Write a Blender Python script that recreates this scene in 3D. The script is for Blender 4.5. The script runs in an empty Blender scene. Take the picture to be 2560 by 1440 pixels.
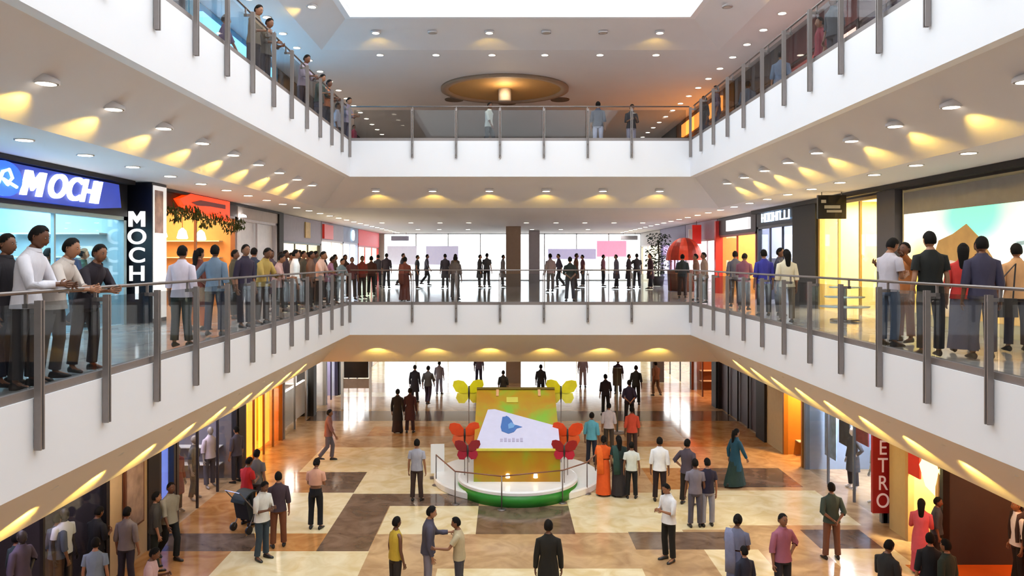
import bpy, bmesh, math, random
from mathutils import Vector, Matrix
random.seed(11)
PI = math.pi
SC = bpy.context.scene
COL = SC.collection

# ------------------------------------------------------------------ camera, sky, exposure
F = 1929.0                       # focal length in pixels of the 2560 wide frame
VX, VY, EYE = 1262.0, 648.0, 1.415
cam_d = bpy.data.cameras.new('camera'); cam = bpy.data.objects.new('camera', cam_d); COL.objects.link(cam)
cam.location = (0, 0, EYE); cam.rotation_euler = (PI/2, 0, 0)
cam_d.sensor_width = 36; cam_d.lens = F/2560*36
cam_d.shift_x = (1280-VX)/2560; cam_d.shift_y = -(720-VY)/2560
cam_d.clip_end = 300; cam_d.clip_start = .05
SC.camera = cam
SC.view_settings.view_transform = 'Standard'; SC.view_settings.look = 'None'
SC.view_settings.gamma = 1; SC.view_settings.use_curve_mapping = False
SC.view_settings.exposure = 0.0
w = bpy.data.worlds.new('sky'); SC.world = w; w.use_nodes = True
w.node_tree.nodes['Background'].inputs[0].default_value = (.93, .97, 1, 1)
w.node_tree.nodes['Background'].inputs[1].default_value = 3.9
try:
    cy = SC.cycles
    cy.use_denoising = True; cy.max_bounces = 5; cy.diffuse_bounces = 3; cy.glossy_bounces = 2
    cy.use_adaptive_sampling = True; cy.adaptive_threshold = .17; cy.adaptive_min_samples = 16
    cy.transmission_bounces = 2; cy.transparent_max_bounces = 12; cy.sample_clamp_indirect = 4
    cy.caustics_reflective = False; cy.caustics_refractive = False
except Exception: pass

XL, XR, YB = -4.72, 5.65, 23.5          # edges of the atrium opening
YN = -3.0                               # wall behind the camera
BL, BR, BB = -6.1, 7.13, 25.7           # lower edges of the sloped soffits
WXL, WXR = -8.3, 8.97                   # shopfront planes, upper floors
GXL, GXR = -7.9, 9.2                    # shopfront planes, ground floor
YE = 51.0                               # window wall at the far end

def area(name, loc, rot, sx, sy, energy, color=(1, 1, 1), portal=False, spread=None):
    l = bpy.data.lights.new(name, 'AREA'); l.shape = 'RECTANGLE'; l.size = sx; l.size_y = sy
    l.energy = energy; l.color = color
    if portal: l.cycles.is_portal = True
    if spread: l.spread = spread
    o = bpy.data.objects.new(name, l); COL.objects.link(o); o.location = loc; o.rotation_euler = rot
    return o
area('skylight_portal', ((XL+XR)/2, (YN+YB)/2, 9.15), (0, 0, 0), XR-XL, YB-YN, 1, portal=True)
area('window_portal', (.5, YE+.3, -3.5), (-PI/2, 0, 0), 17, 3, 1, portal=True)
area('window_portal', (.5, YE+.3, 1.55), (-PI/2, 0, 0), 17, 3, 1, portal=True)

# ------------------------------------------------------------------ materials
def lin(h):
    if isinstance(h, tuple): r = [c/255 for c in h]
    else: r = [int(h[i:i+2], 16)/255 for i in (0, 2, 4)]
    return tuple((c/12.92 if c <= .04045 else ((c+.055)/1.055)**2.4) for c in r) + (1,)
MC = {}
def mat(h, rough=.6, metal=0, noise=.06, scale=6, emit=0, ecol=None, spec=.5, name=None):
    key = (h, rough, metal, noise, scale, emit, ecol, spec)
    if key in MC: return MC[key]
    m = bpy.data.materials.new(name or 'surface'); m.use_nodes = True; nt = m.node_tree
    b = nt.nodes['Principled BSDF']; c = lin(h)
    b.inputs['Roughness'].default_value = rough; b.inputs['Metallic'].default_value = metal
    b.inputs['Specular IOR Level'].default_value = spec
    if noise:
        tc = nt.nodes.new('ShaderNodeTexCoord'); n = nt.nodes.new('ShaderNodeTexNoise'); r = nt.nodes.new('ShaderNodeMix')
        r.data_type = 'RGBA'; n.inputs['Scale'].default_value = scale; n.inputs['Detail'].default_value = 3
        nt.links.new(tc.outputs['Object'], n.inputs['Vector']); nt.links.new(n.outputs['Fac'], r.inputs['Factor'])
        r.inputs[6].default_value = tuple(max(0, v*(1-noise*2)) for v in c[:3])+(1,)
        r.inputs[7].default_value = tuple(min(1, v*(1+noise*2)) for v in c[:3])+(1,)
        nt.links.new(r.outputs[2], b.inputs['Base Color'])
    else: b.inputs['Base Color'].default_value = c
    if rough == .85:     # cloth: soft folds
        n2 = nt.nodes.new('ShaderNodeTexNoise'); n2.inputs['Scale'].default_value = 5; n2.inputs['Detail'].default_value = 2; n2.inputs['Distortion'].default_value = .8
        mp = nt.nodes.new('ShaderNodeMapping'); mp.inputs['Scale'].default_value = (1.6, 1.6, .7); bp_ = nt.nodes.new('ShaderNodeBump')
        bp_.inputs['Strength'].default_value = .42; bp_.inputs['Distance'].default_value = .035
        nt.links.new(tc.outputs['Object'], mp.inputs[0]); nt.links.new(mp.outputs[0], n2.inputs['Vector']); nt.links.new(n2.outputs['Fac'], bp_.inputs['Height']); nt.links.new(bp_.outputs[0], b.inputs['Normal'])
    if emit:
        b.inputs['Emission Color'].default_value = lin(ecol or h); b.inputs['Emission Strength'].default_value = emit
    MC[key] = m
    return m
def glass(name, tint, refl=.07, rough=.02):
    m = bpy.data.materials.new(name); m.use_nodes = True; nt = m.node_tree; nt.nodes.clear()
    o = nt.nodes.new('ShaderNodeOutputMaterial'); mx = nt.nodes.new('ShaderNodeMixShader')
    t = nt.nodes.new('ShaderNodeBsdfTransparent'); g = nt.nodes.new('ShaderNodeBsdfGlossy'); f = nt.nodes.new('ShaderNodeLayerWeight')
    t.inputs[0].default_value = tint; g.inputs['Roughness'].default_value = rough; f.inputs[0].default_value = .25
    mt = nt.nodes.new('ShaderNodeMath'); mt.operation = 'MULTIPLY_ADD'; mt.inputs[1].default_value = .16; mt.inputs[2].default_value = refl
    nt.links.new(f.outputs['Facing'], mt.inputs[0]); nt.links.new(mt.outputs[0], mx.inputs[0])
    nt.links.new(t.outputs[0], mx.inputs[1]); nt.links.new(g.outputs[0], mx.inputs[2]); nt.links.new(mx.outputs[0], o.inputs[0])
    return m
G_RAIL = glass('railing_glass', (.76, .78, .79, 1), .03)
G_PANE = glass('window_glass', (.97, .98, .98, 1), .02)
G_SHOP = glass('shop_glass', (.93, .95, .95, 1), .03)
def marble(name, a, b, rough=.12, scale=1.6, tile=None):
    m = bpy.data.materials.new(name); m.use_nodes = True; nt = m.node_tree; p = nt.nodes['Principled BSDF']
    tc = nt.nodes.new('ShaderNodeTexCoord'); n = nt.nodes.new('ShaderNodeTexNoise'); n.inputs['Scale'].default_value = scale
    n.inputs['Detail'].default_value = 8; n.inputs['Distortion'].default_value = 1.2
    cr = nt.nodes.new('ShaderNodeValToRGB'); cr.color_ramp.elements[0].color = lin(a); cr.color_ramp.elements[1].color = lin(b)
    cr.color_ramp.elements[0].position = .35; cr.color_ramp.elements[1].position = .65
    nt.links.new(tc.outputs['Object'], n.inputs['Vector']); nt.links.new(n.outputs['Fac'], cr.inputs[0])
    if tile:
        bk = nt.nodes.new('ShaderNodeTexBrick'); bk.offset = 0; bk.inputs['Scale'].default_value = 1
        bk.inputs['Brick Width'].default_value = tile; bk.inputs['Row Height'].default_value = tile
        bk.inputs['Mortar Size'].default_value = .006; bk.inputs['Mortar'].default_value = (.6, .57, .54, 1)
        bk.inputs['Color1'].default_value = (1, 1, 1, 1); bk.inputs['Color2'].default_value = (.93, .92, .91, 1)
        mx = nt.nodes.new('ShaderNodeMix'); mx.data_type = 'RGBA'; mx.blend_type = 'MULTIPLY'; mx.inputs[0].default_value = 1
        nt.links.new(tc.outputs['Object'], bk.inputs['Vector'])
        nt.links.new(cr.outputs[0], mx.inputs[6]); nt.links.new(bk.outputs['Color'], mx.inputs[7]); nt.links.new(mx.outputs[2], p.inputs['Base Color'])
    else: nt.links.new(cr.outputs[0], p.inputs['Base Color'])
    p.inputs['Roughness'].default_value = rough
    return m
PAINT = mat('e9eaef', .5, noise=.01, scale=1)
SOFFIT = mat('dedadb', .75, noise=.015, scale=1)
STEEL = mat('837b79', .36, .8, noise=.03, scale=20)
DSTEEL = mat('8c8482', .45, .5, noise=.04, scale=20)
BLACK = mat('121012', .35, noise=.1)
DARK = mat('2b2625', .5, noise=.1)
WHITE = mat('ececec', .5, noise=.02)

# ------------------------------------------------------------------ mesh helpers
class MB:
    def __init__(s): s.v = []; s.f = []; s.m = []
    def add(s, vs, fs, mi=0):
        n = len(s.v); s.v += [tuple(v) for v in vs]; s.f += [tuple(n+i for i in f) for f in fs]; s.m += [mi]*len(fs)
        return s
    def box(s, x0, x1, y0, y1, z0, z1, mi=0):
        if x0 > x1: x0, x1 = x1, x0
        if y0 > y1: y0, y1 = y1, y0
        vs = [(x, y, z) for z in (z0, z1) for y in (y0, y1) for x in (x0, x1)]
        return s.add(vs, [(0, 2, 3, 1), (4, 5, 7, 6), (0, 1, 5, 4), (1, 3, 7, 5), (3, 2, 6, 7), (2, 0, 4, 6)], mi)
    def prism(s, pts, a, b, axis='y', mi=0):
        n = len(pts)
        def P(p, t): return {'y': (p[0], t, p[1]), 'x': (t, p[0], p[1]), 'z': (p[0], p[1], t)}[axis]
        return s.add([P(p, a) for p in pts]+[P(p, b) for p in pts],
                     [tuple(range(n))[::-1], tuple(range(n, 2*n))]+[(i, (i+1) % n, n+(i+1) % n, n+i) for i in range(n)], mi)
    def rings(s, rs, mi=0, caps=(True, True)):
        n = len(rs[0]); base = len(s.v)
        vs = [v for r in rs for v in r]; fs = []
        for k in range(len(rs)-1):
            for i in range(n): fs.append((k*n+i, k*n+(i+1) % n, (k+1)*n+(i+1) % n, (k+1)*n+i))
        if caps[0]: fs.append(tuple(range(n))[::-1])
        if caps[1]: fs.append(tuple((len(rs)-1)*n+i for i in range(n)))
        return s.add(vs, fs, mi)
    def tube(s, pts, rad, n=8, mi=0, caps=(True, True), flat=1):
        pts = [Vector(p) for p in pts]; rs = []
        if not isinstance(rad, (list, tuple)): rad = [rad]*len(pts)
        for i, p in enumerate(pts):
            d = (pts[min(i+1, len(pts)-1)]-pts[max(i-1, 0)]).normalized()
            u = d.cross(Vector((0, 1, 0)) if abs(d.y) < .9 else Vector((1, 0, 0))).normalized(); v = d.cross(u)
            rs.append([p+u*math.cos(t*2*PI/n)*rad[i]+v*math.sin(t*2*PI/n)*rad[i]*flat for t in range(n)])
        return s.rings(rs, mi, caps)
    def lathe(s, prof, n=16, c=(0, 0, 0), mi=0, sx=1, sy=1):
        return s.rings([[(c[0]+math.cos(t*2*PI/n)*r*sx, c[1]+math.sin(t*2*PI/n)*r*sy, c[2]+z) for t in range(n)] for r, z in prof], mi)
    def mesh(s, name, mats, smooth=False):
        me = bpy.data.meshes.new(name); me.from_pydata(s.v, [], s.f)
        for m in (mats if isinstance(mats, (list, tuple)) else [mats]): me.materials.append(m)
        me.polygons.foreach_set('material_index', s.m)
        if smooth: me.polygons.foreach_set('use_smooth', [True]*len(s.f))
        me.update()
        bm = bmesh.new(); bm.from_mesh(me); bmesh.ops.recalc_face_normals(bm, faces=bm.faces); bm.to_mesh(me); bm.free()
        return me
def link(name, me, parent=None):
    o = bpy.data.objects.new(name, me); COL.objects.link(o); o.parent = parent
    return o
def obj(name, mb, mats, parent=None, smooth=False): return link(name, mb.mesh(name, mats, smooth), parent)
def tag(o, label, cat, group=None):
    o['label'] = label; o['category'] = cat
    if group: o['group'] = group
    return o
def thing(name, label, cat, loc=(0, 0, 0), rz=0, group=None):
    o = bpy.data.objects.new(name, None); COL.objects.link(o); o.location = loc; o.rotation_euler = (0, 0, rz)
    o.empty_display_size = .2
    return tag(o, label, cat, group)
def struct(name, mb, mats, smooth=False):
    o = obj(name, mb, mats, smooth=smooth); o['kind'] = 'structure'; return o
def text(body, size, m, parent, loc, rot, depth=.01, shear=0, name='lettering', sx=1, bold=0.0, align='CENTER'):
    c = bpy.data.curves.new(name, 'FONT'); c.body = body; c.size = size; c.extrude = depth; c.shear = shear; c.offset = bold
    c.align_x = align; c.align_y = 'CENTER'; c.resolution_u = 6
    t = bpy.data.objects.new('tmp', c); COL.objects.link(t)
    dg = bpy.context.evaluated_depsgraph_get(); me = bpy.data.meshes.new_from_object(t.evaluated_get(dg))
    bpy.data.objects.remove(t); me.materials.clear(); me.materials.append(m)
    o = link(name, me, parent); o.location = loc; o.rotation_euler = rot; o.scale = (sx, 1, 1)
    return o
RX_L = (PI/2, 0, PI/2)     # text on a left wall, reads towards +x viewer
RX_R = (PI/2, 0, -PI/2)    # text on a right wall
RX_F = (PI/2, 0, 0)        # text facing the camera

# ------------------------------------------------------------------ the shell
# floor slabs of the upper two floors around the atrium opening
T3, T2 = 1.07, .89
FLOOR2 = marble('pale_tile', 'b9b4b2', 'd6d0cb', .1, 1.2, tile=1.0)
OUT_L, OUT_R = -12.2, 13.0
def slab(z, name):
    mb = MB()
    mb.box(OUT_L, XL-.17, YN, YE+1, z-.25, z).box(XR+.17, OUT_R, YN, YE+1, z-.25, z).box(XL-.17, XR+.17, YB+.17, YE+1, z-.25, z)
    return struct(name, mb, FLOOR2)
slab(0, 'floor'); slab(5.0, 'floor')
# white fascias round the opening
ti = 1
for z, t in ((0, T2), (5.0, T3)):
    for q in (0, 1, 2):
        mb = MB(); e = .02
        if q == 0: mb.box(XL-.18, XL, YN, YB+.18, z-t, z+e)
        if q == 1: mb.box(XR, XR+.18, YN, YB+.18, z-t, z+e)
        if q == 2: mb.box(XL, XR, YB, YB+.18, z-t, z+e)
        struct('trim_%d' % ti, mb, PAINT); ti += 1
# sloped soffits and flat ceilings
def soffit(zt, zb, top):
    th = .06
    mb = MB(); mb.prism([(XL-.18, zt), (BL, zb), (BL, zb+th), (XL-.18, zt+th)], YN, YB+.18, 'y'); struct('ceiling', mb, SOFFIT)
    mb = MB(); mb.prism([(XR+.18, zt), (BR, zb), (BR, zb+th), (XR+.18, zt+th)], YN, YB+.18, 'y'); struct('ceiling', mb, SOFFIT)
    # back slope, mitred with the side slopes
    a = [(XL-.18, YB+.18, zt), (XR+.18, YB+.18, zt), (BR, BB, zb), (BL, BB, zb)]
    mb = MB(); mb.add(a+[(x, y, z+th) for x, y, z in a], [(0, 1, 2, 3), (7, 6, 5, 4), (0, 4, 5, 1), (1, 5, 6, 2), (2, 6, 7, 3), (3, 7, 4, 0)])
    # corner fillers
    for (sx, bx) in ((XL-.18, BL), (XR+.18, BR)):
        b = [(sx, YB+.18, zt), (bx, YB+.18, zb), (bx, BB, zb)]
        mb.add(b+[(x, y, z+th) for x, y, z in b], [(0, 1, 2), (5, 4, 3), (0, 3, 4, 1), (1, 4, 5, 2), (2, 5, 3, 0)])
    struct('ceiling', mb, SOFFIT)
    mb = MB(); mb.box(OUT_L, BL, YN, YE+1, zb, zb+th).box(BR, OUT_R, YN, YE+1, zb, zb+th).box(BL, BR, BB, YE+1, zb, zb+th)
    struct('ceiling', mb, SOFFIT)
Z1T, Z1B = -T2, -2.0
Z2T, Z2B = 5.0-T3, 3.12
Z3T, Z3B = 8.79, 8.38
soffit(Z1T, Z1B, False); soffit(Z2T, Z2B, False); soffit(Z3T, Z3B, True)
# skylight kerb
mb = MB()
mb.box(XL-.18, XL, YN, YB+.18, Z3T, 9.3).box(XR, XR+.18, YN, YB+.18, Z3T, 9.3).box(XL, XR, YB, YB+.18, Z3T, 9.3).box(XL, XR, YN-.18, YN, Z3T, 9.3)
struct('trim_7', mb, PAINT)
mb = MB(); mb.box(XL, XR, YN, YB, 9.0, 9.02); struct('window_1', mb, G_PANE)
mb = MB(); mb.box(OUT_L, XL-.18, YN, YE+1, 9.25, 9.35).box(XR+.18, OUT_R, YN, YE+1, 9.25, 9.35).box(XL-.18, XR+.18, YB+.18, YE+1, 9.25, 9.35)
struct('ceiling', mb, SOFFIT)
# outer walls
WALLM = mat('b9aba2', .8, noise=.03)
mb = MB(); mb.box(OUT_L-.2, OUT_L, YN, YE+1, -5.2, 9.4); struct('wall_left', mb, WALLM)
mb = MB(); mb.box(OUT_R, OUT_R+.2, YN, YE+1, -5.2, 9.4); struct('wall_right', mb, WALLM)
mb = MB(); mb.box(OUT_L, OUT_R, YN-.2, YN, -5.2, 9.4); struct('wall_near', mb, mat('d8d2cc', .8, noise=.03))
mb = MB()
for z0, z1 in ((-2.0, 0), (3.12, 5.0), (5.0, 9.3)): mb.box(OUT_L, OUT_R, YE, YE+.25, z0, z1)
for z0, z1 in ((-5.0, -2.0), (0, 3.12)): mb.box(OUT_L, -8.0, YE, YE+.25, z0, z1).box(9.0, OUT_R, YE, YE+.25, z0, z1)
struct('wall_far', mb, WALLM)
for wi, (z0, z1) in enumerate(((-5.0, -2.0), (0, 3.12))):
    g = MB(); g.box(-8.0, 9.0, YE+.1, YE+.12, z0, z1); wd = struct('window_%d' % (wi+2), g, G_PANE)
    fr = MB()
    for k in range(9):
        x = -8.0+17.0*k/8; fr.box(x-.035, x+.035, YE+.05, YE+.16, z0, z1)
    fr.box(-8, 9, YE+.05, YE+.16, z0, z0+.06).box(-8, 9, YE+.05, YE+.16, z1-.06, z1)
    obj('window_frame', fr, mat('cfcfd2', .4, .4), wd)
# columns at the back
COLM = mat('a08a78', .7, noise=.05)
for z0, z1 in ((0, 3.12), (-5, -2.0)):
    mb = MB(); mb.box(.06, .83, 40, 40.77, z0, z1)
    o = struct('column', mb, COLM); 

# ground floor: marble laid in a pattern of cream, tan and brown fields
CREAM = marble('cream_marble', 'd9c08f', 'ecdcb6', .16)
TAN = marble('tan_marble', 'a98560', 'c9a67c', .13)
BROWN = marble('brown_marble', '5a4638', '7c6656', .12)
ORANGE = marble('orange_marble', 'a8703c', 'c6905a', .1)
fields = [  # x0, x1, y0, y1, material: 0 cream, 1 tan, 2 brown, 3 orange
 (-9, 11, -3, 52, 1), (-12.2, 13, -3, 52, 1),
 (-2.98, -.68, 16.95, 20.06, 0), (-4.15, -3.0, 16.95, 21.1, 2), (-3.0, -.68, 20.06, 21.1, 2), (-.68, 1.65, 18.0, 20.06, 2), (-.68, 1.65, 20.06, 21.1, 1),
 (-6.0, -4.15, 18.05, 21.2, 0), (-5.4, -4.15, 21.2, 23.25, 2), (-6.4, -5.4, 21.2, 23.25, 3), (-7.9, -6.0, 18.05, 21.2, 3), (-7.9, -5.6, 16.95, 18.05, 2),
 (-5.6, -4.15, 16.95, 18.05, 3), (-6.0, -2.98, 15.0, 16.95, 0), (-2.98, 3.0, 16.0, 18.0, 1), (-1.4, 2.85, 12.9, 16.0, 0), (-2.98, -1.4, 12.9, 16.95, 1),
 (1.65, 4.2, 18.1, 21.2, 0), (4.2, 5.4, 18.3, 21.5, 0), (2.9, 5.4, 17.05, 18.15, 2), (5.4, 8.6, 18.6, 21.4, 0), (5.6, 8.4, 21.7, 23.7, 2), (7.0, 8.4, 17.1, 18.3, 2),
 (4.2, 5.6, 21.5, 23.7, 3), (1.65, 4.2, 21.2, 23.25, 1), (-4.15, -1.0, 21.1, 23.25, 0), (-6.2, -1.0, 23.25, 26.3, 0), (3.0, 6.0, 23.7, 26.4, 0),
 (2.9, 4.4, 15.0, 17.05, 1), (4.4, 5.6, 13.0, 17.05, 0), (5.6, 7.0, 13.0, 18.6, 1), (7.0, 8.6, 13.5, 17.1, 0), (8.4, 9.2, 12.0, 16.2, 4), (9.2, 13, 10, 17, 4),
 (-7.9, -6.0, 12.5, 16.95, 3), (-7.9, -1.0, 26.3, 30.5, 1), (-5.0, -1.0, 28.0, 29.6, 3), (-7.9, 9.2, 30.6, 32.6, 2), (3.0, 9.2, 26.4, 30.6, 3), (3.5, 6.4, 27.2, 29.5, 1),
 (-7.9, 9.2, 32.6, 36.0, 1), (-7.9, 9.2, 36.0, 37.2, 0), (-7.9, 9.2, 40, 51.5, 0)]
xs = sorted({round(v, 3) for f in fields for v in f[:2]}); ys = sorted({round(v, 3) for f in fields for v in f[2:4]})
mb = MB(); vid = {}
for j, y in enumerate(ys):
    for i, x in enumerate(xs): vid[i, j] = len(mb.v); mb.v.append((x, y, -5.0))
for j in range(len(ys)-1):
    for i in range(len(xs)-1):
        cx, cyy = (xs[i]+xs[i+1])/2, (ys[j]+ys[j+1])/2; mi = None
        for f in fields:
            if f[0] <= cx <= f[1] and f[2] <= cyy <= f[3]: mi = f[4]
        mb.f.append((vid[i, j], vid[i+1, j], vid[i+1, j+1], vid[i, j+1])); mb.m.append(mi or 0)
fl = struct('floor', mb, [CREAM, TAN, BROWN, ORANGE, marble('orange_reflection_marble', 'a8501c', 'cc6a2a', .14)])  # last marble has the orange floor reflection painted into its colour
mb = MB(); mb.box(OUT_L, OUT_R, -3, YE+1, -5.3, -5.02); struct('floor', mb, WALLM)
mb = MB(); mb.box(-40, 40, YE+1, YE+60, -5.3, -5.05); struct('ground', mb, mat('c8c6c2', .8))

# ------------------------------------------------------------------ glass railings
def railing(level, side, label):
    z = 5.0*level
    t = thing('glass_railing', label, 'railing', (0, 0, z), group=None)
    def P(s, off, h):   # s along the edge, off outwards from the fascia face into the void, h height
        return {'l': (XL+off, s, h), 'r': (XR-off, s, h), 'b': (s, YB-off, h)}[side]
    S = 1.334
    if side == 'b': pos = [(1031-VX)/F*23.5+S*k for k in range(0, 6)]; s0, s1 = XL+.1, XR-.1; pos = [p for p in pos if s0+.3 < p < s1-.1]
    else:
        pos = [7.75+1.334*k*.985 for k in range(-6, 12)] if side == 'l' else [7.62+1.333*k*.985 for k in range(-6, 12)]
        s0, s1 = 0.2, YB-.16; pos = [p for p in pos if s0 < p < s1]+[YB-.2]
    def bx(mb, s_, hw, o0, o1, h0, h1):
        a = P(s_-hw, o0, h0); b = P(s_+hw, o1, h1)
        mb.box(a[0], b[0], a[1], b[1], h0, h1)
    pm = MB(); bx(pm, 0, .014, .012, .075, -.5, 1.0)
    for p in pos:
        mb = MB()
        bx(mb, p-.024, .011, .012, .08, -.5, 1.0); bx(mb, p+.024, .011, .012, .08, -.5, 1.0)
        bx(mb, p, .014, -.12, .07, .92, .965); bx(mb, p, .012, .02, .06, -.42, -.38); bx(mb, p, .012, .02, .06, -.1, -.06)
        bx(mb, p, .012, -.105, -.075, .96, 1.07)
        obj('post', mb, DSTEEL, t)
    mb = MB(); n = 10
    a, b = P(s0-.1, -.09, 1.08), P(s1+.09, -.09, 1.08); mb.tube([a, b], .021, 10); obj('handrail', mb, STEEL, t, True)
    mb = MB(); a, b = P(s0-.1, -.12, .02), P(s1+.09, -.02, .1); mb.box(a[0], b[0], a[1], b[1], .02, .11); obj('base_channel', mb, DSTEEL, t)
    edges = [s0]+pos+[s1]
    for e0, e1 in zip(edges, edges[1:]):
        if e1-e0 < .2: continue
        mb = MB(); a, b = P(e0+.02, -.075, .1), P(e1-.02, -.063, .98); mb.box(a[0], b[0], a[1], b[1], .1, .97)
        obj('glass_panel', mb, G_RAIL, t)
    return t
railing(0, 'l', 'glass and steel railing along the left balcony of the middle floor')
railing(0, 'r', 'glass and steel railing along the right balcony of the middle floor')
railing(0, 'b', 'glass and steel railing across the far side of the middle floor opening')
railing(1, 'l', 'glass and steel railing on the upper left balcony below the skylight')
railing(1, 'r', 'glass and steel railing on the upper right balcony below the skylight')
railing(1, 'b', 'glass and steel railing across the far side of the top floor opening')

# ------------------------------------------------------------------ downlights
LENS = mat('fff6e0', .5, noise=0, emit=9, ecol='fff2dc')
LENSOFF = mat('b5aaa2', .5, noise=0)
RING = mat('ddd6cf', .5, noise=0)
m_ = MB(); m_.lathe([(.135, 0), (.135, .03), (.11, .03), (.11, .005), (.135, 0)], 16); RING_ME = m_.mesh('trim_ring', RING, True)
m_ = MB(); m_.lathe([(.112, .0), (.112, .012)], 16); LENS_ME = m_.mesh('lens', LENS)
m_ = MB(); m_.lathe([(.112, .0), (.112, .012)], 16); LENSOFF_ME = m_.mesh('lens', LENSOFF)
def cowl_mesh(k):   # wedge housing that drops from the slope down to the level lens; k = slope drop per metre, towards -x rises
    mb = MB(); n = 20; r = .15
    bot = [(math.cos(a*2*PI/n)*r, math.sin(a*2*PI/n)*r, .0) for a in range(n)]
    top = [(x, y, max(.02, (x+r)*k+.04)) for x, y, z in bot]
    mb.rings([bot, top], caps=(False, True)); return mb
spot_cache = {}
def downlight(loc, label, group, d=None, on=True, power=26, col=(1, .64, .1), cowl=None, cowlrot=0, down=0, dz=-.36, drop=-.25):
    t = thing('downlight', label, 'ceiling light', loc, group=group)
    link('trim_ring', RING_ME, t); l = link('lens', LENS_ME if on else LENSOFF_ME, t); l.location = (0, 0, -.004)
    if cowl:
        c = link('housing', cowl, t); c.rotation_euler = (0, 0, cowlrot)
    if on and d is not None:
        key = (power, col)
        if key not in spot_cache:
            s = bpy.data.lights.new('downlight_beam', 'SPOT'); s.energy = power; s.color = col
            s.spot_size = math.radians(105); s.spot_blend = .6; s.shadow_soft_size = .04; spot_cache[key] = s
        o = bpy.data.objects.new('downlight_beam', spot_cache[key]); COL.objects.link(o)
        o.parent = t; o.location = (0, 0, drop)
        o.rotation_euler = Vector((d[0]*1.0, d[1]*1.0, dz)).to_track_quat('-Z', 'Y').to_euler()
    if on and down:
        if ('d', down) not in spot_cache:
            s = bpy.data.lights.new('downlight_beam', 'SPOT'); s.energy = down; s.color = (1, .91, .82)
            s.spot_size = math.radians(150); s.spot_blend = .7; s.shadow_soft_size = .1; spot_cache['d', down] = s
        o = bpy.data.objects.new('downlight_beam', spot_cache['d', down]); COL.objects.link(o); o.parent = t; o.location = (0, 0, -.03)
    return t
FN = ['ground', 'middle', 'top']
for lv, (zt, zb) in enumerate(((Z1T, Z1B), (Z2T, Z2B), (Z3T, Z3B))):
    cw = cowl_mesh(.0+(zt-zb)/1.4*1.0).mesh('housing', SOFFIT, True)
    g = 'downlights in the sloped soffit round the atrium, %s floor' % FN[lv]
    fl_, fr_ = .56, .5
    ex = {}
    if lv == 0: cw = None; zt += .15; zb += .15; ex = dict(dz=-.05, drop=-.42)
    xl = XL-.18+(BL-XL+.18)*.46; zl = zt+(zb-zt)*.46
    xr = XR+.18+(BR-XR-.18)*.38; zr = zt+(zb-zt)*.38
    yb = YB+.18+(BB-YB-.18)*.38; zk = zr
    lab = 'round lamp casting a yellow pool, '+FN[lv]+' floor sloped ceiling, %s of atrium'
    for k in range(-2, 9):
        y = 9.17+1.58*k
        downlight((xl, y, zl-.06), lab % 'left', g, (-1, 0), power=38, cowl=cw, cowlrot=PI, **ex)
    for k in range(-2, 8):
        y = 10.93+1.57*k
        on = not (lv == 2 and k % 3 == 1)
        downlight((xr, y, zr-.06), lab % 'right' if on else 'unlit round lamp in the sloped ceiling right of the skylight', g if on else 'unlit lamps right of the skylight', (1, 0), power=38, cowl=cw, on=on, **ex)
    for k in range(6):
        x = (940-VX)/F*24.5+1.8*k
        on = lv != 2 or k in (0, 2, 5)
        downlight((x, yb, zk-.06), lab % 'far side' if on else 'unlit round lamp in the sloped ceiling on the far side of the skylight', g if on else 'unlit lamps on the far side of the skylight', (0, 1), power=34, cowl=cw, cowlrot=PI/2, on=on, **ex)
    # rows in the flat ceiling
    g2 = 'small round downlights in the flat ceiling, %s floor' % FN[lv]
    rows = [(-6.85, 9.4, 1.6, 26, 'left'), (7.43 if lv < 2 else 7.85, 9.2, 1.58, 26, 'right')]
    if lv:
        for X, y0, st, n, nm in rows:
            for k in range(n):
                if y0+st*k > 50: break
                downlight((X, y0+st*k, zb-.012), 'small round downlight in the flat ceiling of the %s walkway, %s floor' % (nm, FN[lv]), g2, down=34)
    else:
        for X in (-7.0, 8.1, -3.4, 4.3, .45):
            for k in range(7 if abs(X) > 5 else 4):
                y = (11+4.2*k) if abs(X) > 5 else 29+4.4*k
                downlight((X, y, zb-.162), 'round downlight in the ground floor ceiling, hidden above the soffit edge', 'ground floor ceiling downlights', down=60)
    if lv == 2:
        for x in (950, 1090, 1230, 1362, 1500, 1640):
            downlight(((x-VX)/F*26.3, 26.3, zb-.012), 'small round white downlight in a row beyond the skylight, top floor ceiling', 'row of lamps beyond the skylight', down=40)
    if lv == 1:
        for x in (955, 1027, 1100, 1172, 1244, 1316, 1390, 1462, 1535, 1607):
            if abs(x-1244) > 5: downlight(((x-VX)/F*36, 36, zb-.012), 'small round downlight on the middle floor ceiling ahead of the far windows', 'lamps in front of the far windows', down=30)
        for x in (1045, 1098, 1170, 1330, 1402, 1470):
            downlight(((x-VX)/F*44, 44, zb-.012), 'tiny round downlight close to the far windows, middle floor ceiling', 'lamps close to the far windows')

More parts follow.
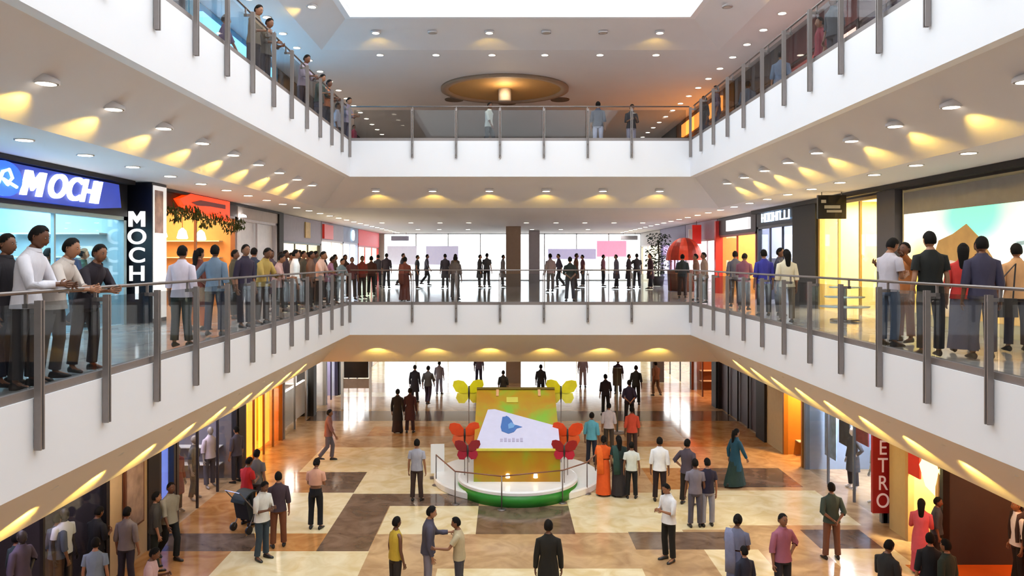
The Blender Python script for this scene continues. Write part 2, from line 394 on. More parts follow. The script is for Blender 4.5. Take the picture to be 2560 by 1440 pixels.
# ------------------------------------------------------------------ people
SKIN_TONES = ['8d5f45', '7a4f38', '9c6b4d', '6d4632', 'a8775a']
def head_pt(u, v, k=1.0):
    # u: 0..1 round, v: 0 top .. 1 bottom; front is -y
    th = u*2*PI; ph = v*PI
    x, y, z = math.sin(ph)*math.sin(th), -math.sin(ph)*math.cos(th), math.cos(ph)
    X, Y, Z = x*.076, y*.094, z*.117
    if z < -.15:
        t = min(1, (-.15-z)/.85); X *= 1-.34*t; Y = Y*(1-.22*t)-.012*t
    if z > .2: X *= 1+.05*z
    if y < -.5 and abs(x) < .2 and -.5 < z < .12: Y -= .022*(1-abs(x)/.2)*(1-abs(z+.25)/.5)
    if y < -.4 and .0 < z < .25 and .2 < abs(x) < .6: Y += .006
    if y < -.4 and z < -.75: Y -= .006
    return (X*k, Y*k-.012, 1.592+Z*k)
def sphere(mb, c, r, mi, n=8, m=6):
    if not isinstance(r, tuple): r = (r, r, r)
    rs = []
    for j in range(m+1):
        ph = .05+(PI-.1)*j/m
        rs.append([(c[0]+r[0]*math.sin(ph)*math.cos(i*2*PI/n), c[1]+r[1]*math.sin(ph)*math.sin(i*2*PI/n), c[2]+r[2]*math.cos(ph)) for i in range(n)])
    mb.rings(rs, mi)
A_DOWN = ((.05, .02, -.285), (.02, -.06, -.245))
POSES = {   # lean, nod, arms (left=+x mirrored), legs (left/right knee and ankle y offsets, spread)
 'stand':  dict(lean=.02, nod=.05, arms=[A_DOWN, A_DOWN], legs=[(.0, .02), (.03, -.02)], spread=.03),
 'front':  dict(lean=.05, nod=.35, arms=[((.04, -.05, -.28), (-.1, -.2, .07)), ((.04, -.03, -.28), (-.1, -.21, .05))], legs=[(.0, .01), (-.03, .02)], spread=.03),
 'crossed': dict(lean=-.02, nod=.0, arms=[((.04, -.07, -.27), (-.2, -.12, .03)), ((.04, -.07, -.27), (-.21, -.1, .07))], legs=[(.01, .01), (-.02, .01)], spread=.04),
 'lean':   dict(lean=.46, nod=-.05, arms=[((.06, -.1, -.255), (-.13, -.2, .02)), ((.06, -.1, -.255), (-.1, -.22, .0))], legs=[(-.02, .05), (.06, .1)], spread=.05),
 'rail':   dict(lean=.2, nod=.2, arms=[((.08, -.09, -.275), (-.1, -.22, .0)), ((.07, -.1, -.27), (-.13, -.2, .01))], legs=[(.0, .02), (.02, .04)], spread=.05),
 'walk':   dict(lean=.06, nod=.05, arms=[((.05, .1, -.265), (.0, -.02, -.25)), ((.05, -.1, -.265), (.0, -.12, -.22))], legs=[(-.14, -.1), (.03, .3)], spread=.0),
 'reach':  dict(lean=.08, nod=.15, arms=[((.06, -.16, -.23), (-.02, -.235, .0)), A_DOWN], legs=[(.0, .01), (.0, .03)], spread=.03),
 'behind': dict(lean=.0, nod=.02, arms=[((.07, .09, -.265), (-.17, .1, -.13)), ((.07, .09, -.265), (-.15, .1, -.14))], legs=[(.0, .01), (.0, .0)], spread=.05),
 'hip':    dict(lean=.0, nod=.0, arms=[((.17, .04, -.23), (-.14, -.06, -.14)), A_DOWN], legs=[(.0, .01), (-.03, .03)], spread=.05),
 'phone':  dict(lean=.02, nod=.1, arms=[((.08, -.08, -.26), (-.04, -.05, .235)), A_DOWN], legs=[(.0, .01), (.02, .0)], spread=.03),
 'raise':  dict(lean=.0, nod=-.1, arms=[((.12, -.2, .02), (.02, -.2, .14)), ((.12, -.18, -.1), (-.05, -.22, .1))], legs=[(.0, .01), (.02, .0)], spread=.03),
}
class Rig:
    def __init__(s, pose):
        p = POSES[pose]; s.p = p; s.lean = p['lean']; s.nod = p['nod']
        s.sh = [s.B((sx*.168, 0, 1.352)) for sx in (1, -1)]
        s.el, s.wr = [], []
        for i, sx in enumerate((1, -1)):
            a, b = p['arms'][i]; A = Vector((a[0]*sx, a[1], a[2])); Bv = Vector((b[0]*sx, b[1], b[2]))
            s.el.append(s.sh[i]+A); s.wr.append(s.el[-1]+Bv)
        s.hip, s.kn, s.an = [], [], []
        for i, sx in enumerate((1, -1)):
            k, a = p['legs'][i]; h = Vector((sx*.09, 0, .88)); s.hip.append(h)
            kn = Vector((sx*(.09+p['spread']*.5), k, .49)); an = Vector((sx*(.09+p['spread']), a, .085))
            if a > .2: an.z = .16
            s.kn.append(kn); s.an.append(an)
    def B(s, q):
        x, y, z = q
        if z <= .92: return Vector(q)
        cy, cz, h, st = 0.0, .92, .92, .02
        while h < z-1e-6:
            d = min(st, z-h); t = s.lean*min(1, (h-.92)/.3); cy -= math.sin(t)*d; cz += math.cos(t)*d; h += d
        t = s.lean*min(1, (z-.92)/.3)
        if z > 1.47:     # nod about the neck
            pass
        return Vector((x, cy+y*math.cos(t), cz+y*math.sin(t)))
    def H(s, q):         # head point: bend, then nod about the top of the neck
        piv = Vector((0, .01, 1.47)); v = Vector(q)-piv; c, n = math.cos(s.nod), math.sin(s.nod)
        v = Vector((v.x, v.y*c-v.z*n, v.y*n+v.z*c)); r = piv+v
        t = s.lean*.55; base = s.B(tuple(piv)); w = r-piv; c, n = math.cos(t), math.sin(t)
        return base+Vector((w.x, w.y*c-w.z*n, w.y*n+w.z*c))
RIGS = {}; PM = {}
def rig(p):
    if p not in RIGS: RIGS[p] = Rig(p)
    return RIGS[p]
def body_mesh(pose):
    if ('body', pose) in PM: return PM['body', pose]
    g = rig(pose); vs, es, rad = [], [], []
    def V(p, r, frm=None):
        vs.append(Vector(p)); rad.append(r if isinstance(r, tuple) else (r, r))
        if frm is not None: es.append((frm, len(vs)-1))
        return len(vs)-1
    pel = V((0, .01, .93), (.135, .095))
    a = V(g.B((0, 0, 1.08)), (.125, .09), pel); b = V(g.B((0, 0, 1.26)), (.15, .1), a); ch = V(g.B((0, .005, 1.36)), (.095, .07), b)
    nk = V(g.B((0, .01, 1.44)), .058, ch); V(g.H((0, .005, 1.53)), .05, nk)
    for i, sx in enumerate((1, -1)):
        sh = V(g.sh[i], .044, ch); el = V(g.el[i], .035, sh); m = V(g.el[i].lerp(g.wr[i], .35), .036, el); wr = V(g.wr[i], .025, m)
        d = (g.wr[i]-g.el[i]).normalized()
        side = d.cross(Vector((sx, 0, 0))); 
        if side.length < .3: side = d.cross(Vector((0, 0, 1)))
        side.normalize(); nrm = side.cross(d).normalized()*(-1)
        if abs(d.z) < .75 and nrm.z > 0: nrm = -nrm
        pm = V(g.wr[i]+d*.055, (.03, .018), wr)
        for k, (off, ln) in enumerate(((-.03, .062), (-.01, .075), (.011, .07), (.031, .055))):
            kn = V(g.wr[i]+d*.09+side*off, .0095, pm)
            f1 = V(g.wr[i]+d*(.09+ln*.6)+side*off*1.15+nrm*.012, .008, kn)
            V(g.wr[i]+d*(.09+ln*.85)+side*off*1.15+nrm*.036, .007, f1)
        th = V(g.wr[i]+d*.045-side*.036+nrm*.008, .011, pm); V(g.wr[i]+d*.085-side*.05+nrm*.03, .009, th)
        h = V(g.hip[i], .08, pel); t = V(g.hip[i].lerp(g.kn[i], .5), .07, h); k = V(g.kn[i], .05, t)
        c = V(g.kn[i].lerp(g.an[i], .35), .05, k); an = V(g.an[i], .034, c)
        V(g.an[i]+Vector((sx*.02, -.07, -.045)), .036, an); V(g.an[i]+Vector((sx*.03, -.16, -.06)), .025, len(vs)-1)
    me = bpy.data.meshes.new('tmp'); me.from_pydata(vs, es, [])
    o = bpy.data.objects.new('tmp', me); COL.objects.link(o)
    md = o.modifiers.new('s', 'SKIN')
    for i, r in enumerate(rad): me.skin_vertices[0].data[i].radius = r
    me.skin_vertices[0].data[0].use_root = True
    md.use_smooth_shade = True
    sb = o.modifiers.new('u', 'SUBSURF'); sb.levels = 1; sb.render_levels = 1
    dg = bpy.context.evaluated_depsgraph_get(); ev = o.evaluated_get(dg).to_mesh()
    mb = MB(); mb.add([v.co.copy() for v in ev.vertices], [tuple(p.vertices) for p in ev.polygons], 0)
    bpy.data.objects.remove(o)
    # head with face
    n, m = 20, 14
    rs = [[g.H(head_pt(i/n, .02+.96*j/m)) for i in range(n)] for j in range(m+1)]
    mb.rings(rs, 0)
    fm = MB()
    for sx in (1, -1):
        sphere(fm, (sx*.03, -.092, 1.607), (.012, .007, .0048), 1); sphere(fm, (sx*.03, -.098, 1.607), (.006, .004, .0052), 2, 6, 4)
        sphere(fm, (sx*.077, .0, 1.595), (.009, .018, .03), 0)
        sphere(fm, (sx*.031, -.096, 1.625), (.017, .005, .0035), 2, 6, 4)
    sphere(fm, (0, -.1, 1.535), (.021, .007, .007), 3)
    mb.add([g.H(tuple(v)) for v in fm.v], fm.f); mb.m[-len(fm.f):] = fm.m
    me = mb.mesh('body', [None]*4, True); PM['body', pose] = me
    return me
def ell(c, rx, ry, n=16, g=None, ph=0, rip=0, fr=7):
    pts = []
    for i in range(n):
        a = i*2*PI/n; k = 1+rip*math.sin(fr*a+ph)
        x, y = math.cos(a)*rx*k, math.sin(a)*ry*k
        pts.append(g.B((c[0]+x, c[1]+y, c[2])) if g else Vector((c[0]+x, c[1]+y, c[2])))
    return pts
def limb(mb, pts, rs, n=12, caps=(False, False)): mb.tube(pts, rs, n, 0, caps)
def top_mesh(pose, kind):
    key = ('top', pose, kind)
    if key in PM: return PM[key]
    g = rig(pose); mb = MB()
    hem = {'tee': .86, 'shirt': .84, 'long': .84, 'kurta': .5, 'blouse': 1.08, 'vest': .86}[kind]
    prof = [(.5, .215, .17), (.65, .205, .165), (.84, .19, .146), (.95, .174, .132), (1.06, .152, .115), (1.2, .172, .125), (1.3, .188, .125), (1.355, .187, .108), (1.395, .15, .092), (1.43, .1, .08), (1.462, .066, .066)]
    prof = [p for p in prof if p[0] >= hem-.001]
    if prof[0][0] > hem+.01: prof = [(hem, prof[0][1], prof[0][2])]+prof
    if kind == 'vest': prof = [(z, rx*(1 if z < 1.3 else .85), ry) for z, rx, ry in prof]
    rs = [ell((0, 0, z), rx, ry, 20, g, z*9, .018 if z < 1.1 else .0) for z, rx, ry in prof]
    mb.rings(rs, 0, (False, False))
    if kind in ('shirt', 'long', 'kurta'):      # collar
        mb.rings([ell((0, -.004, z), rx, ry, 20, g) for z, rx, ry in ((1.44, .082, .078), (1.475, .068, .07), (1.478, .062, .064), (1.45, .064, .064))], 0, (False, False))
    if kind != 'vest':
        for i, sx in enumerate((1, -1)):
            st = g.sh[i].lerp(g.B((0, 0, 1.37)), .3)
            if kind in ('long', 'kurta'):
                limb(mb, [st, g.sh[i]+Vector((0, 0, -.008)), g.sh[i].lerp(g.el[i], .5), g.el[i], g.el[i].lerp(g.wr[i], .5), g.el[i].lerp(g.wr[i], .93)], [.055, .066, .062, .056, .05, .042])
            elif kind == 'shirt': limb(mb, [st, g.sh[i]+Vector((0, 0, -.008)), g.sh[i].lerp(g.el[i], .5), g.el[i], g.el[i].lerp(g.wr[i], .25)], [.055, .066, .064, .06, .058])
            else: limb(mb, [st, g.sh[i], g.sh[i].lerp(g.el[i], .35), g.sh[i].lerp(g.el[i], .62)], [.055, .066, .066, .064])
    me = mb.mesh('shirt', [None], True); PM[key] = me; return me
def bottom_mesh(pose, kind):
    key = ('bot', pose, kind)
    if key in PM: return PM[key]
    g = rig(pose); mb = MB()
    if kind == 'skirt':
        sw = max(abs(g.an[0].y-g.an[1].y), .05)
        prof = [(1.05, .148, .112), (.95, .165, .12), (.8, .182, .14), (.55, .19, .155+sw*.2), (.3, .2, .165+sw*.35), (.06, .225, .185+sw*.45)]
        mb.rings([ell((0, (.02 if z < .5 else 0), z), rx, ry, 28, g if z > .92 else None, z*3, .0 if z > .85 else .035, 9) for z, rx, ry in prof], 0, (False, False))
    else:
        mb.rings([ell((0, 0, z), rx, ry, 20, g if z > .92 else None) for z, rx, ry in ((1.0, .145, .108), (.92, .152, .115), (.85, .158, .12), (.79, .155, .11))], 0, (False, True))
        for i, sx in enumerate((1, -1)):
            h, k, a = g.hip[i], g.kn[i], g.an[i]
            e = k.lerp(a, .93 if kind == 'trousers' else .3)
            limb(mb, [h+Vector((0, 0, .0)), h.lerp(k, .3), h.lerp(k, .7), k, k.lerp(a, .4), e], [.082, .088, .078, .07, .068, .068 if kind == 'trousers' else .072])
    me = mb.mesh('trousers', [None], True); PM[key] = me; return me
def shoe_mesh(pose, i):
    key = ('shoe', pose, i)
    if key in PM: return PM[key]
    g = rig(pose); a = g.an[i]; sx = 1-2*i; z0 = a.z-.085; mb = MB(); rs = []
    for (y, wd, h) in ((.06, .02, .05), (.045, .036, .085), (0, .042, .1), (-.06, .044, .075), (-.12, .047, .055), (-.17, .038, .04), (-.19, .015, .02)):
        c = Vector((a.x-sx*y*.15, a.y+y, z0))
        rs.append([c+Vector((math.cos(t)*wd, 0, max(0, h/2+math.sin(t)*h/2))) for t in [k*2*PI/10 for k in range(10)]])
    mb.rings(rs); me = mb.mesh('shoe', [None], True); PM[key] = me; return me
def hair_mesh(pose, kind):
    key = ('hair', pose, kind)
    if key in PM: return PM[key]
    g = rig(pose); mb = MB(); n, m = 24, 14; vs = []
    for j in range(m+1):
        for i in range(n): vs.append(head_pt(i/n, .02+.96*j/m, 1.13))
    fs = []
    for j in range(m):
        for i in range(n):
            u = (i+.5)/n; f = min(u, 1-u)*2           # 0 front .. 1 back
            v = (j+.5)/m
            lim = .24 if f < .28 else (.24+.3*(f-.28)/.3 if f < .58 else .62)
            if v < lim: fs.append((j*n+i, j*n+(i+1) % n, (j+1)*n+(i+1) % n, (j+1)*n+i))
    hr = random.Random(5)
    base = [g.H((v[0]*(1+hr.uniform(-.035, .035)), v[1]*(1+hr.uniform(-.035, .035)), v[2]+hr.uniform(-.003, .004))) for v in vs]
    fs.append(tuple(range(n)))
    mb.add(base, fs)
    if kind == 'long':
        rs = []
        for z, wd, th in ((1.66, .06, .03), (1.58, .082, .04), (1.5, .075, .035), (1.42, .06, .03), (1.3, .05, .024), (1.2, .025, .012)):
            c = (0, .085 if z > 1.5 else .1, z)
            rs.append([(g.H if z > 1.46 else g.B)((c[0]+math.cos(t)*wd, c[1]+math.sin(t)*th, z)) for t in [k*2*PI/12 for k in range(12)]])
        mb.rings(rs)
    if kind == 'bun':
        t = MB(); sphere(t, (0, .12, 1.56), .042, 0, 12, 8); mb.add([g.H(tuple(v)) for v in t.v], t.f)
    me = mb.mesh('hair', [None], True); PM[key] = me; return me
def drape_mesh(pose):     # the loose end of a saree over one shoulder and down the back
    key = ('drape', pose)
    if key in PM: return PM[key]
    g = rig(pose); mb = MB(); path = [(-.12, -.14, 1.0), (-.03, -.148, 1.15), (.07, -.135, 1.3), (.115, -.08, 1.41), (.12, .02, 1.44), (.12, .11, 1.36), (.1, .135, 1.15), (.09, .14, .9), (.08, .16, .65)]
    rs = []
    for k, p in enumerate(path):
        wd = .07+.004*k; q = [(-wd, 0), (-wd*.5, .012), (0, .004), (wd*.5, .014), (wd, 0), (wd, -.008), (0, -.006), (-wd, -.008)]
        rs.append([g.B((p[0]+a, p[1]+(b if p[1] > 0 else -b), p[2])) for a, b in q])
    mb.rings(rs); me = mb.mesh('saree_drape', [None], True); PM[key] = me; return me
HAIRM = mat('120e0c', .8, noise=.2, scale=40, spec=.2); EYEW = mat('b8aca2', .3, noise=0); EYEB = mat('120d0b', .3, noise=0); LIP = mat('5c342c', .5, noise=0)
GREYHAIR = mat('4a4542', .6, noise=.1)
def setm(o, mats):
    for i, m in enumerate(mats):
        o.material_slots[i].link = 'OBJECT'; o.material_slots[i].material = m
pcount = 0
def person(loc, H, pose, face, top, bot, label, hair='short', shoes='1c1816', group=None, drape=None):
    global pcount
    pcount += 1
    t = thing('person', label, 'person', loc, math.radians(face), group); s = H/1.7; t.scale = (s, s, s)
    b = link('body', body_mesh(pose), t); setm(b, [mat(SKIN_TONES[pcount % 5], .5, noise=.04, scale=20), EYEW, EYEB, LIP])
    kind, c = top; o = link('blouse' if kind == 'blouse' else ('kurta' if kind == 'kurta' else 'shirt'), top_mesh(pose, kind), t); setm(o, [mat(c, .85, noise=.07, scale=9)])
    kind, c = bot; o = link('skirt' if kind == 'skirt' else kind, bottom_mesh(pose, kind), t); setm(o, [mat(c, .85, noise=.07, scale=9)])
    for i in (0, 1):
        if kind == 'skirt' and i > 3: break
        o = link('shoe', shoe_mesh(pose, i), t); setm(o, [mat(shoes, .5, noise=.05)])
    o = link('hair', hair_mesh(pose, hair), t); setm(o, [HAIRM])
    if drape: o = link('saree_drape', drape_mesh(pose), t); setm(o, [mat(drape, .8, noise=.1, scale=12)])
    return t
ZF = {1: -5.0, 2: 0.02, 3: 5.02}
def at(level, x, d): return ((x-VX)/F*d, d, ZF[level] if level > 1 else -5.0)
def feet(level, fy): return {1: 12375, 2: 2729}[level]/(fy-648)

# ------------------------------------------------------------------ shopfronts
FLH = {1: (-5.0, -2.0), 2: (0.0, 3.12), 3: (5.0, 8.38)}
wallno = [0]
def wx(side, level):
    if level == 1: return GXL if side == 'l' else GXR
    return WXL if side == 'l' else WXR
def shop(side, level, y0, y1, label, wall, light, energy, header=2.55, hcol='2b2625', frame='2b2625', depth=2.8, doors=True, shelves=0, floor_m=None, back=None, closed=None, mull=2, glassy=True, hglow=0, lh=None):
    X = wx(side, level); sg = -1 if side == 'l' else 1; z0, z1 = FLH[level]; z0 += .0; t = thing('shopfront', label, 'shop', (X, (y0+y1)/2, z0))
    def bx(mb, a, b, c, d, e, f): return mb.box(sg*a, sg*b, c-(y0+y1)/2, d-(y0+y1)/2, e, f)
    H = z1-z0
    for a in (y0, y1-.08):
        mb = MB(); bx(mb, 0, depth, a, a+.08, 0, H); obj('side_wall', mb, mat(wall, .6, noise=.04), t)
    mb = MB(); bx(mb, depth, depth+.08, y0, y1, 0, H); obj('back_wall', mb, mat(back or wall, .6, noise=.06, scale=2), t)
    mb = MB(); bx(mb, -.06, .14, y0, y1, header, H-.02); obj('header', mb, mat(hcol, .5, noise=.05, emit=hglow), t)
    fr = MB(); bx(fr, -.04, .1, y0, y0+.12, 0, header); bx(fr, -.04, .1, y1-.12, y1, 0, header); bx(fr, -.04, .1, y0, y1, header-.08, header)
    for k in range(1, mull+1):
        y = y0+(y1-y0)*k/(mull+1); bx(fr, 0, .06, y-.03, y+.03, 0, header)
    obj('frame', fr, mat(frame, .4, noise=.05), t)
    if glassy:
        for k in range(mull+1):
            a = y0+(y1-y0)*k/(mull+1); b = y0+(y1-y0)*(k+1)/(mull+1)
            if mull and k == mull//2: continue
            mb = MB(); bx(mb, .02, .032, a+.04, b-.04, .03, header-.05); obj('glass_pane', mb, G_SHOP, t)
    if closed:
        mb = MB(); bx(mb, .1, .16, y0+.1, y1-.1, 0, header-.02); obj('roller_shutter', mb, mat(closed, .5, .3, noise=.05), t)
    for k in range(shelves):
        z = .45+k*.5; mb = MB(); bx(mb, depth-.42, depth, y0+.2, y1-.2, z, z+.03)
        bx(mb, .35, depth-.5, y1-.4, y1-.08, z, z+.03); obj('shelf', mb, mat('d8d4cc', .4, noise=.03), t)
    if energy:
        cp = MB(); bx(cp, .5, depth-.5, y0+.5, y1-.5, H-.1, H-.06); obj('light_panel', cp, mat('ffffff', .5, noise=0, emit=3, ecol=light), t)
        area('shop_light', (X+sg*(depth*.5), (y0+y1)/2, z0+(lh or H-.14)), (0, 0, 0), depth-1, max(.5, y1-y0-1), energy, lin(light)[:3])
    if floor_m:
        mb = MB(); bx(mb, .0, depth, y0+.08, y1-.08, .0, .012); obj('shop_floor', mb, floor_m, t)
    return t
def pier(side, level, y0, y1, h, out=0, dpt=.6):
    X = wx(side, level); sg = -1 if side == 'l' else 1; z0, z1 = FLH[level]; mb = MB(); mb.box(X-sg*out, X+sg*dpt, y0, y1, z0, z1)
    wallno[0] += 1
    return struct('wall_pier', mb, mat(h, .6, noise=.04))

# middle floor, left
BLUELIT = 'b4e8ff'
tm = shop('l', 2, 9.0, 16.85, 'blue-lit shoe shop with the glowing slanted white name sign, middle floor left', 'a8bcc4', BLUELIT, 380, header=2.34, hcol='10121c', frame='8fa9b4', shelves=4, mull=2, floor_m=mat('b9d2dc', .15, noise=.03), back='9cbccb')
# sign box on the header
sb = MB(); sb.prism([(9.4, 2.42), (15.5, 2.42), (16.35, 2.56), (16.3, 3.04), (15.6, 3.06), (9.4, 3.06)], .06, .16, 'x')
so = obj('sign_box', MB().prism([(y-12.925, z) for y, z in [(9.6, 2.42), (15.3, 2.42), (16.3, 2.5), (16.2, 2.98), (9.6, 3.02)]], .07, .2, 'x'), mat('20368c', .4, noise=.3, scale=2, emit=.5, ecol='3a58e0'), tm)
SIGNW = mat('ffffff', .4, noise=0, emit=2.2, ecol='f4f8ff')
M_OUT = [(0, 0), (0, 1), (.27, 1), (.5, .62), (.73, 1), (1, 1), (1, 0), (.77, 0), (.77, .58), (.5, .2), (.23, .58), (.23, 0)]
mb = MB(); mb.prism([(.02+.56*a+.16*(b-.5), 2.71+.43*(b-.5)) for a, b in M_OUT], .2, .25, 'x'); obj('sign_lettering', mb, SIGNW, tm)
o = text('OCHI', .62, SIGNW, tm, (.22, .66, 2.71), RX_L, .03, .35, 'sign_lettering', 1, .012, 'LEFT'); o.scale = (1.8/max(.1, o.dimensions.x), 1, 1)
ov = MB(); ov.lathe([(.0, 0), (.36, 0), (.36, .04), (0, .04)], 24); o = obj('logo_disc', ov, mat('2f66ff', .4, noise=0, emit=1.2), tm); o.location = (.2, -.48, 2.72); o.rotation_euler = (0, PI/2, 0); o.scale = (.8, 1.25, 1)
lg = MB(); lg.tube([(0, -.22, -.1), (0, -.1, .1), (0, .05, .15), (0, .14, .02), (0, .02, -.1), (0, -.08, -.02), (0, .25, -.12)], .03, 6); o = obj('logo_mark', lg, mat('bfe6ff', .4, noise=0, emit=2), tm); o.location = (.27, -.48, 2.72)
for k in range(3):
    mb = MB(); mb.box(-.02, .02, -.5, .5, -.35, .35); o = obj('wall_poster', mb, mat(['4a3f3a', '2c3a4a', '7a6a58'][k], .5, noise=.3, scale=3), tm); o.location = (-2.72, -2.4+2.2*k, 2.0)
# free-standing sign pillar
t = thing('sign_pillar', 'black pillar with large white letters stacked vertically beside the shoe shop', 'sign', (-8.13, 17.0, 0))
mb = MB(); mb.box(-.36, .36, 0, .72, 0, 3.11); obj('pillar', mb, mat('0d0f1a', .3, noise=.05), t)
mb = MB(); mb.prism([(.03+.36*(a-.5), 2.30+.34*(b-.5)) for a, b in M_OUT], -.03, -.001, 'y'); obj('letter', mb, mat('ffffff', .4, noise=0, emit=1.1), t)
for k, ch in enumerate('MOCHI'):
    if k: text(ch, .47, mat('ffffff', .4, noise=0, emit=1.1), t, (.03, -.012, 2.30-.405*k), RX_F, .012, 0, 'letter', 1.14, .007)
mb = MB(); mb.box(.36, .38, .04, .68, .1, 3.05); obj('poster', mb, mat('efe8e6', .5, noise=.12, scale=1.5, emit=.5, ecol='ffffff'), t)
mb = MB(); mb.box(.38, .385, .08, .5, 2.0, 2.95); obj('poster_picture', mb, mat('a89090', .5, noise=.4, scale=5), t)
t = shop('l', 2, 17.8, 23.75, 'orange-lit shop with a glowing red-orange sign and leafy garland, middle floor left', 'd09a5c', 'ffd0a0', 230, header=2.72, hcol='55301c', frame='8a5a34', shelves=4, mull=1, back='dba868', glassy=False)
pr = []
mb = MB(); mb.prism([(-1.6, .12), (-.9, .3), (1.9, .3), (1.9, -.28), (.9, -.26), (-.6, -.12), (-1.3, -.05)], .06, .22, 'x'); o = obj('sign_board', mb, mat('ff4a10', .4, noise=.02, emit=1.0, ecol='ff4008'), t); o.location = (0, 0, 2.8)
mb = MB(); mb.prism([(-.9, .02), (-.3, .12), (1.5, .12), (1.5, .0), (.4, .0), (-.5, -.04)], .22, .24, 'x'); o = obj('sign_mark', mb, mat('8a1404', .4, noise=.02), t); o.location = (0, 0, 2.86)
mb = MB(); rr = random.Random(4)
for k in range(420):
    y = rr.uniform(-2.3, 2.9); z = 2.42+.2*abs(math.sin(y*1.7))+rr.uniform(-.2, .12)-.04*y; x = rr.uniform(.1, .35); a = rr.uniform(0, 6.28); r = rr.uniform(.06, .12)
    mb.add([(x, y+math.cos(a)*r, z+math.sin(a)*r), (x+.03, y+math.cos(a+1.57)*r*.4, z+math.sin(a+1.57)*r*.4), (x, y-math.cos(a)*r, z-math.sin(a)*r), (x+.02, y-math.cos(a+1.57)*r*.4, z-math.sin(a+1.57)*r*.4)], [(0, 1, 2, 3)])
o = link('leaf_garland', mb.mesh('leaf_garland', mat('3a4a1c', .7, noise=.25, scale=8))); o.location = (WXL, 20.77, 0); tag(o, 'green leaf garland hanging below the red-orange shop sign', 'garland')
for k in range(4):
    t2 = thing('pendant_lamp', 'frosted white pendant lamp inside the orange-lit shop', 'lamp', (WXL-.6, 18.7+1.3*k, 2.0), group='pendant lamps in the orange shop')
    mb = MB(); mb.lathe([(.02, .28), (.1, .2), (.15, 0), (.12, -.03)], 14); obj('lamp_shade', mb, mat('fff2d8', .5, noise=0, emit=3), t2, True)
    mb = MB(); mb.tube([(0, 0, .28), (0, 0, 1.1)], .008, 6); obj('cord', mb, BLACK, t2)
t = shop('l', 2, 23.8, 28.0, 'plain white shopfront with closed white panels left of the black-framed shop', 'e6dfe0', 'ffffff', 120, header=2.7, hcol='d0c4bc', frame='e8e4ea', mull=1, closed='f6f4fa', glassy=False)
o = MB(); o.lathe([(.0, .1), (.1, .06), (.12, 0)], 14); oo = obj('wall_lamp', o, mat('ffffff', .5, noise=0, emit=6), t); oo.location = (.15, -1.9, 2.72)
pier('l', 2, 28.0, 28.55, '1c1817', .12)
t = shop('l', 2, 28.55, 34.6, 'black-framed shop with a grey-violet header and bright yellow-white interior', 'e8dcb8', 'fff0c8', 420, header=2.1, hcol='8c8494', frame='1c1817', shelves=3, mull=2)
mb = MB(); mb.box(.06, .1, .2, 1.0, 2.3, 2.95); obj('header_poster', mb, mat('c8a860', .5, noise=.2), t)
t = shop('l', 2, 34.7, 39.4, 'white-lit shop under a small red square sign, middle floor left', 'f0e8e4', 'fff6e8', 300, header=2.3, hcol='a8a0b0', frame='d0c8c8', mull=1)
mb = MB(); mb.box(.06, .16, -2.2, -.4, 2.35, 3.0); obj('sign_board', mb, mat('b02a20', .4, noise=.05, emit=.4), t)
t = shop('l', 2, 39.4, 43.4, 'pale blue-white lit shop next to the red portal, middle floor left', 'dfe4ec', 'eef4ff', 260, header=2.3, hcol='8a92b0', frame='b8b8c4', mull=1)
mb = MB(); mb.lathe([(.0, .0), (.28, 0), (.28, .06), (0, .06)], 16); o = obj('round_sign', mb, mat('d8fbff', .4, noise=0, emit=3), t); o.location = (.1, .2, 2.7); o.rotation_euler = (0, PI/2, 0)
t = shop('l', 2, 43.5, 50.6, 'shop with a broad red portal and a pale green doorway near the far windows', 'e8f0e0', 'f4fff0', 300, header=2.2, hcol='d83a40', frame='c03a3c', mull=2, hglow=.25)

mb = MB(); mb.box(WXL-.1, WXL+.26, 9.0, 16.8, 3.03, 3.115); struct('trim_8', mb, mat('15131a', .6, noise=.05))
mb = MB(); mb.box(WXL-.1, WXL+.2, 17.85, 28.0, 3.05, 3.115); struct('trim_9', mb, mat('2a2220', .6, noise=.05))
mb = MB(); mb.box(WXR-.26, WXR+.1, 8.9, 27.3, 3.0, 3.115); struct('trim_10', mb, mat('1a1310', .6, noise=.05))
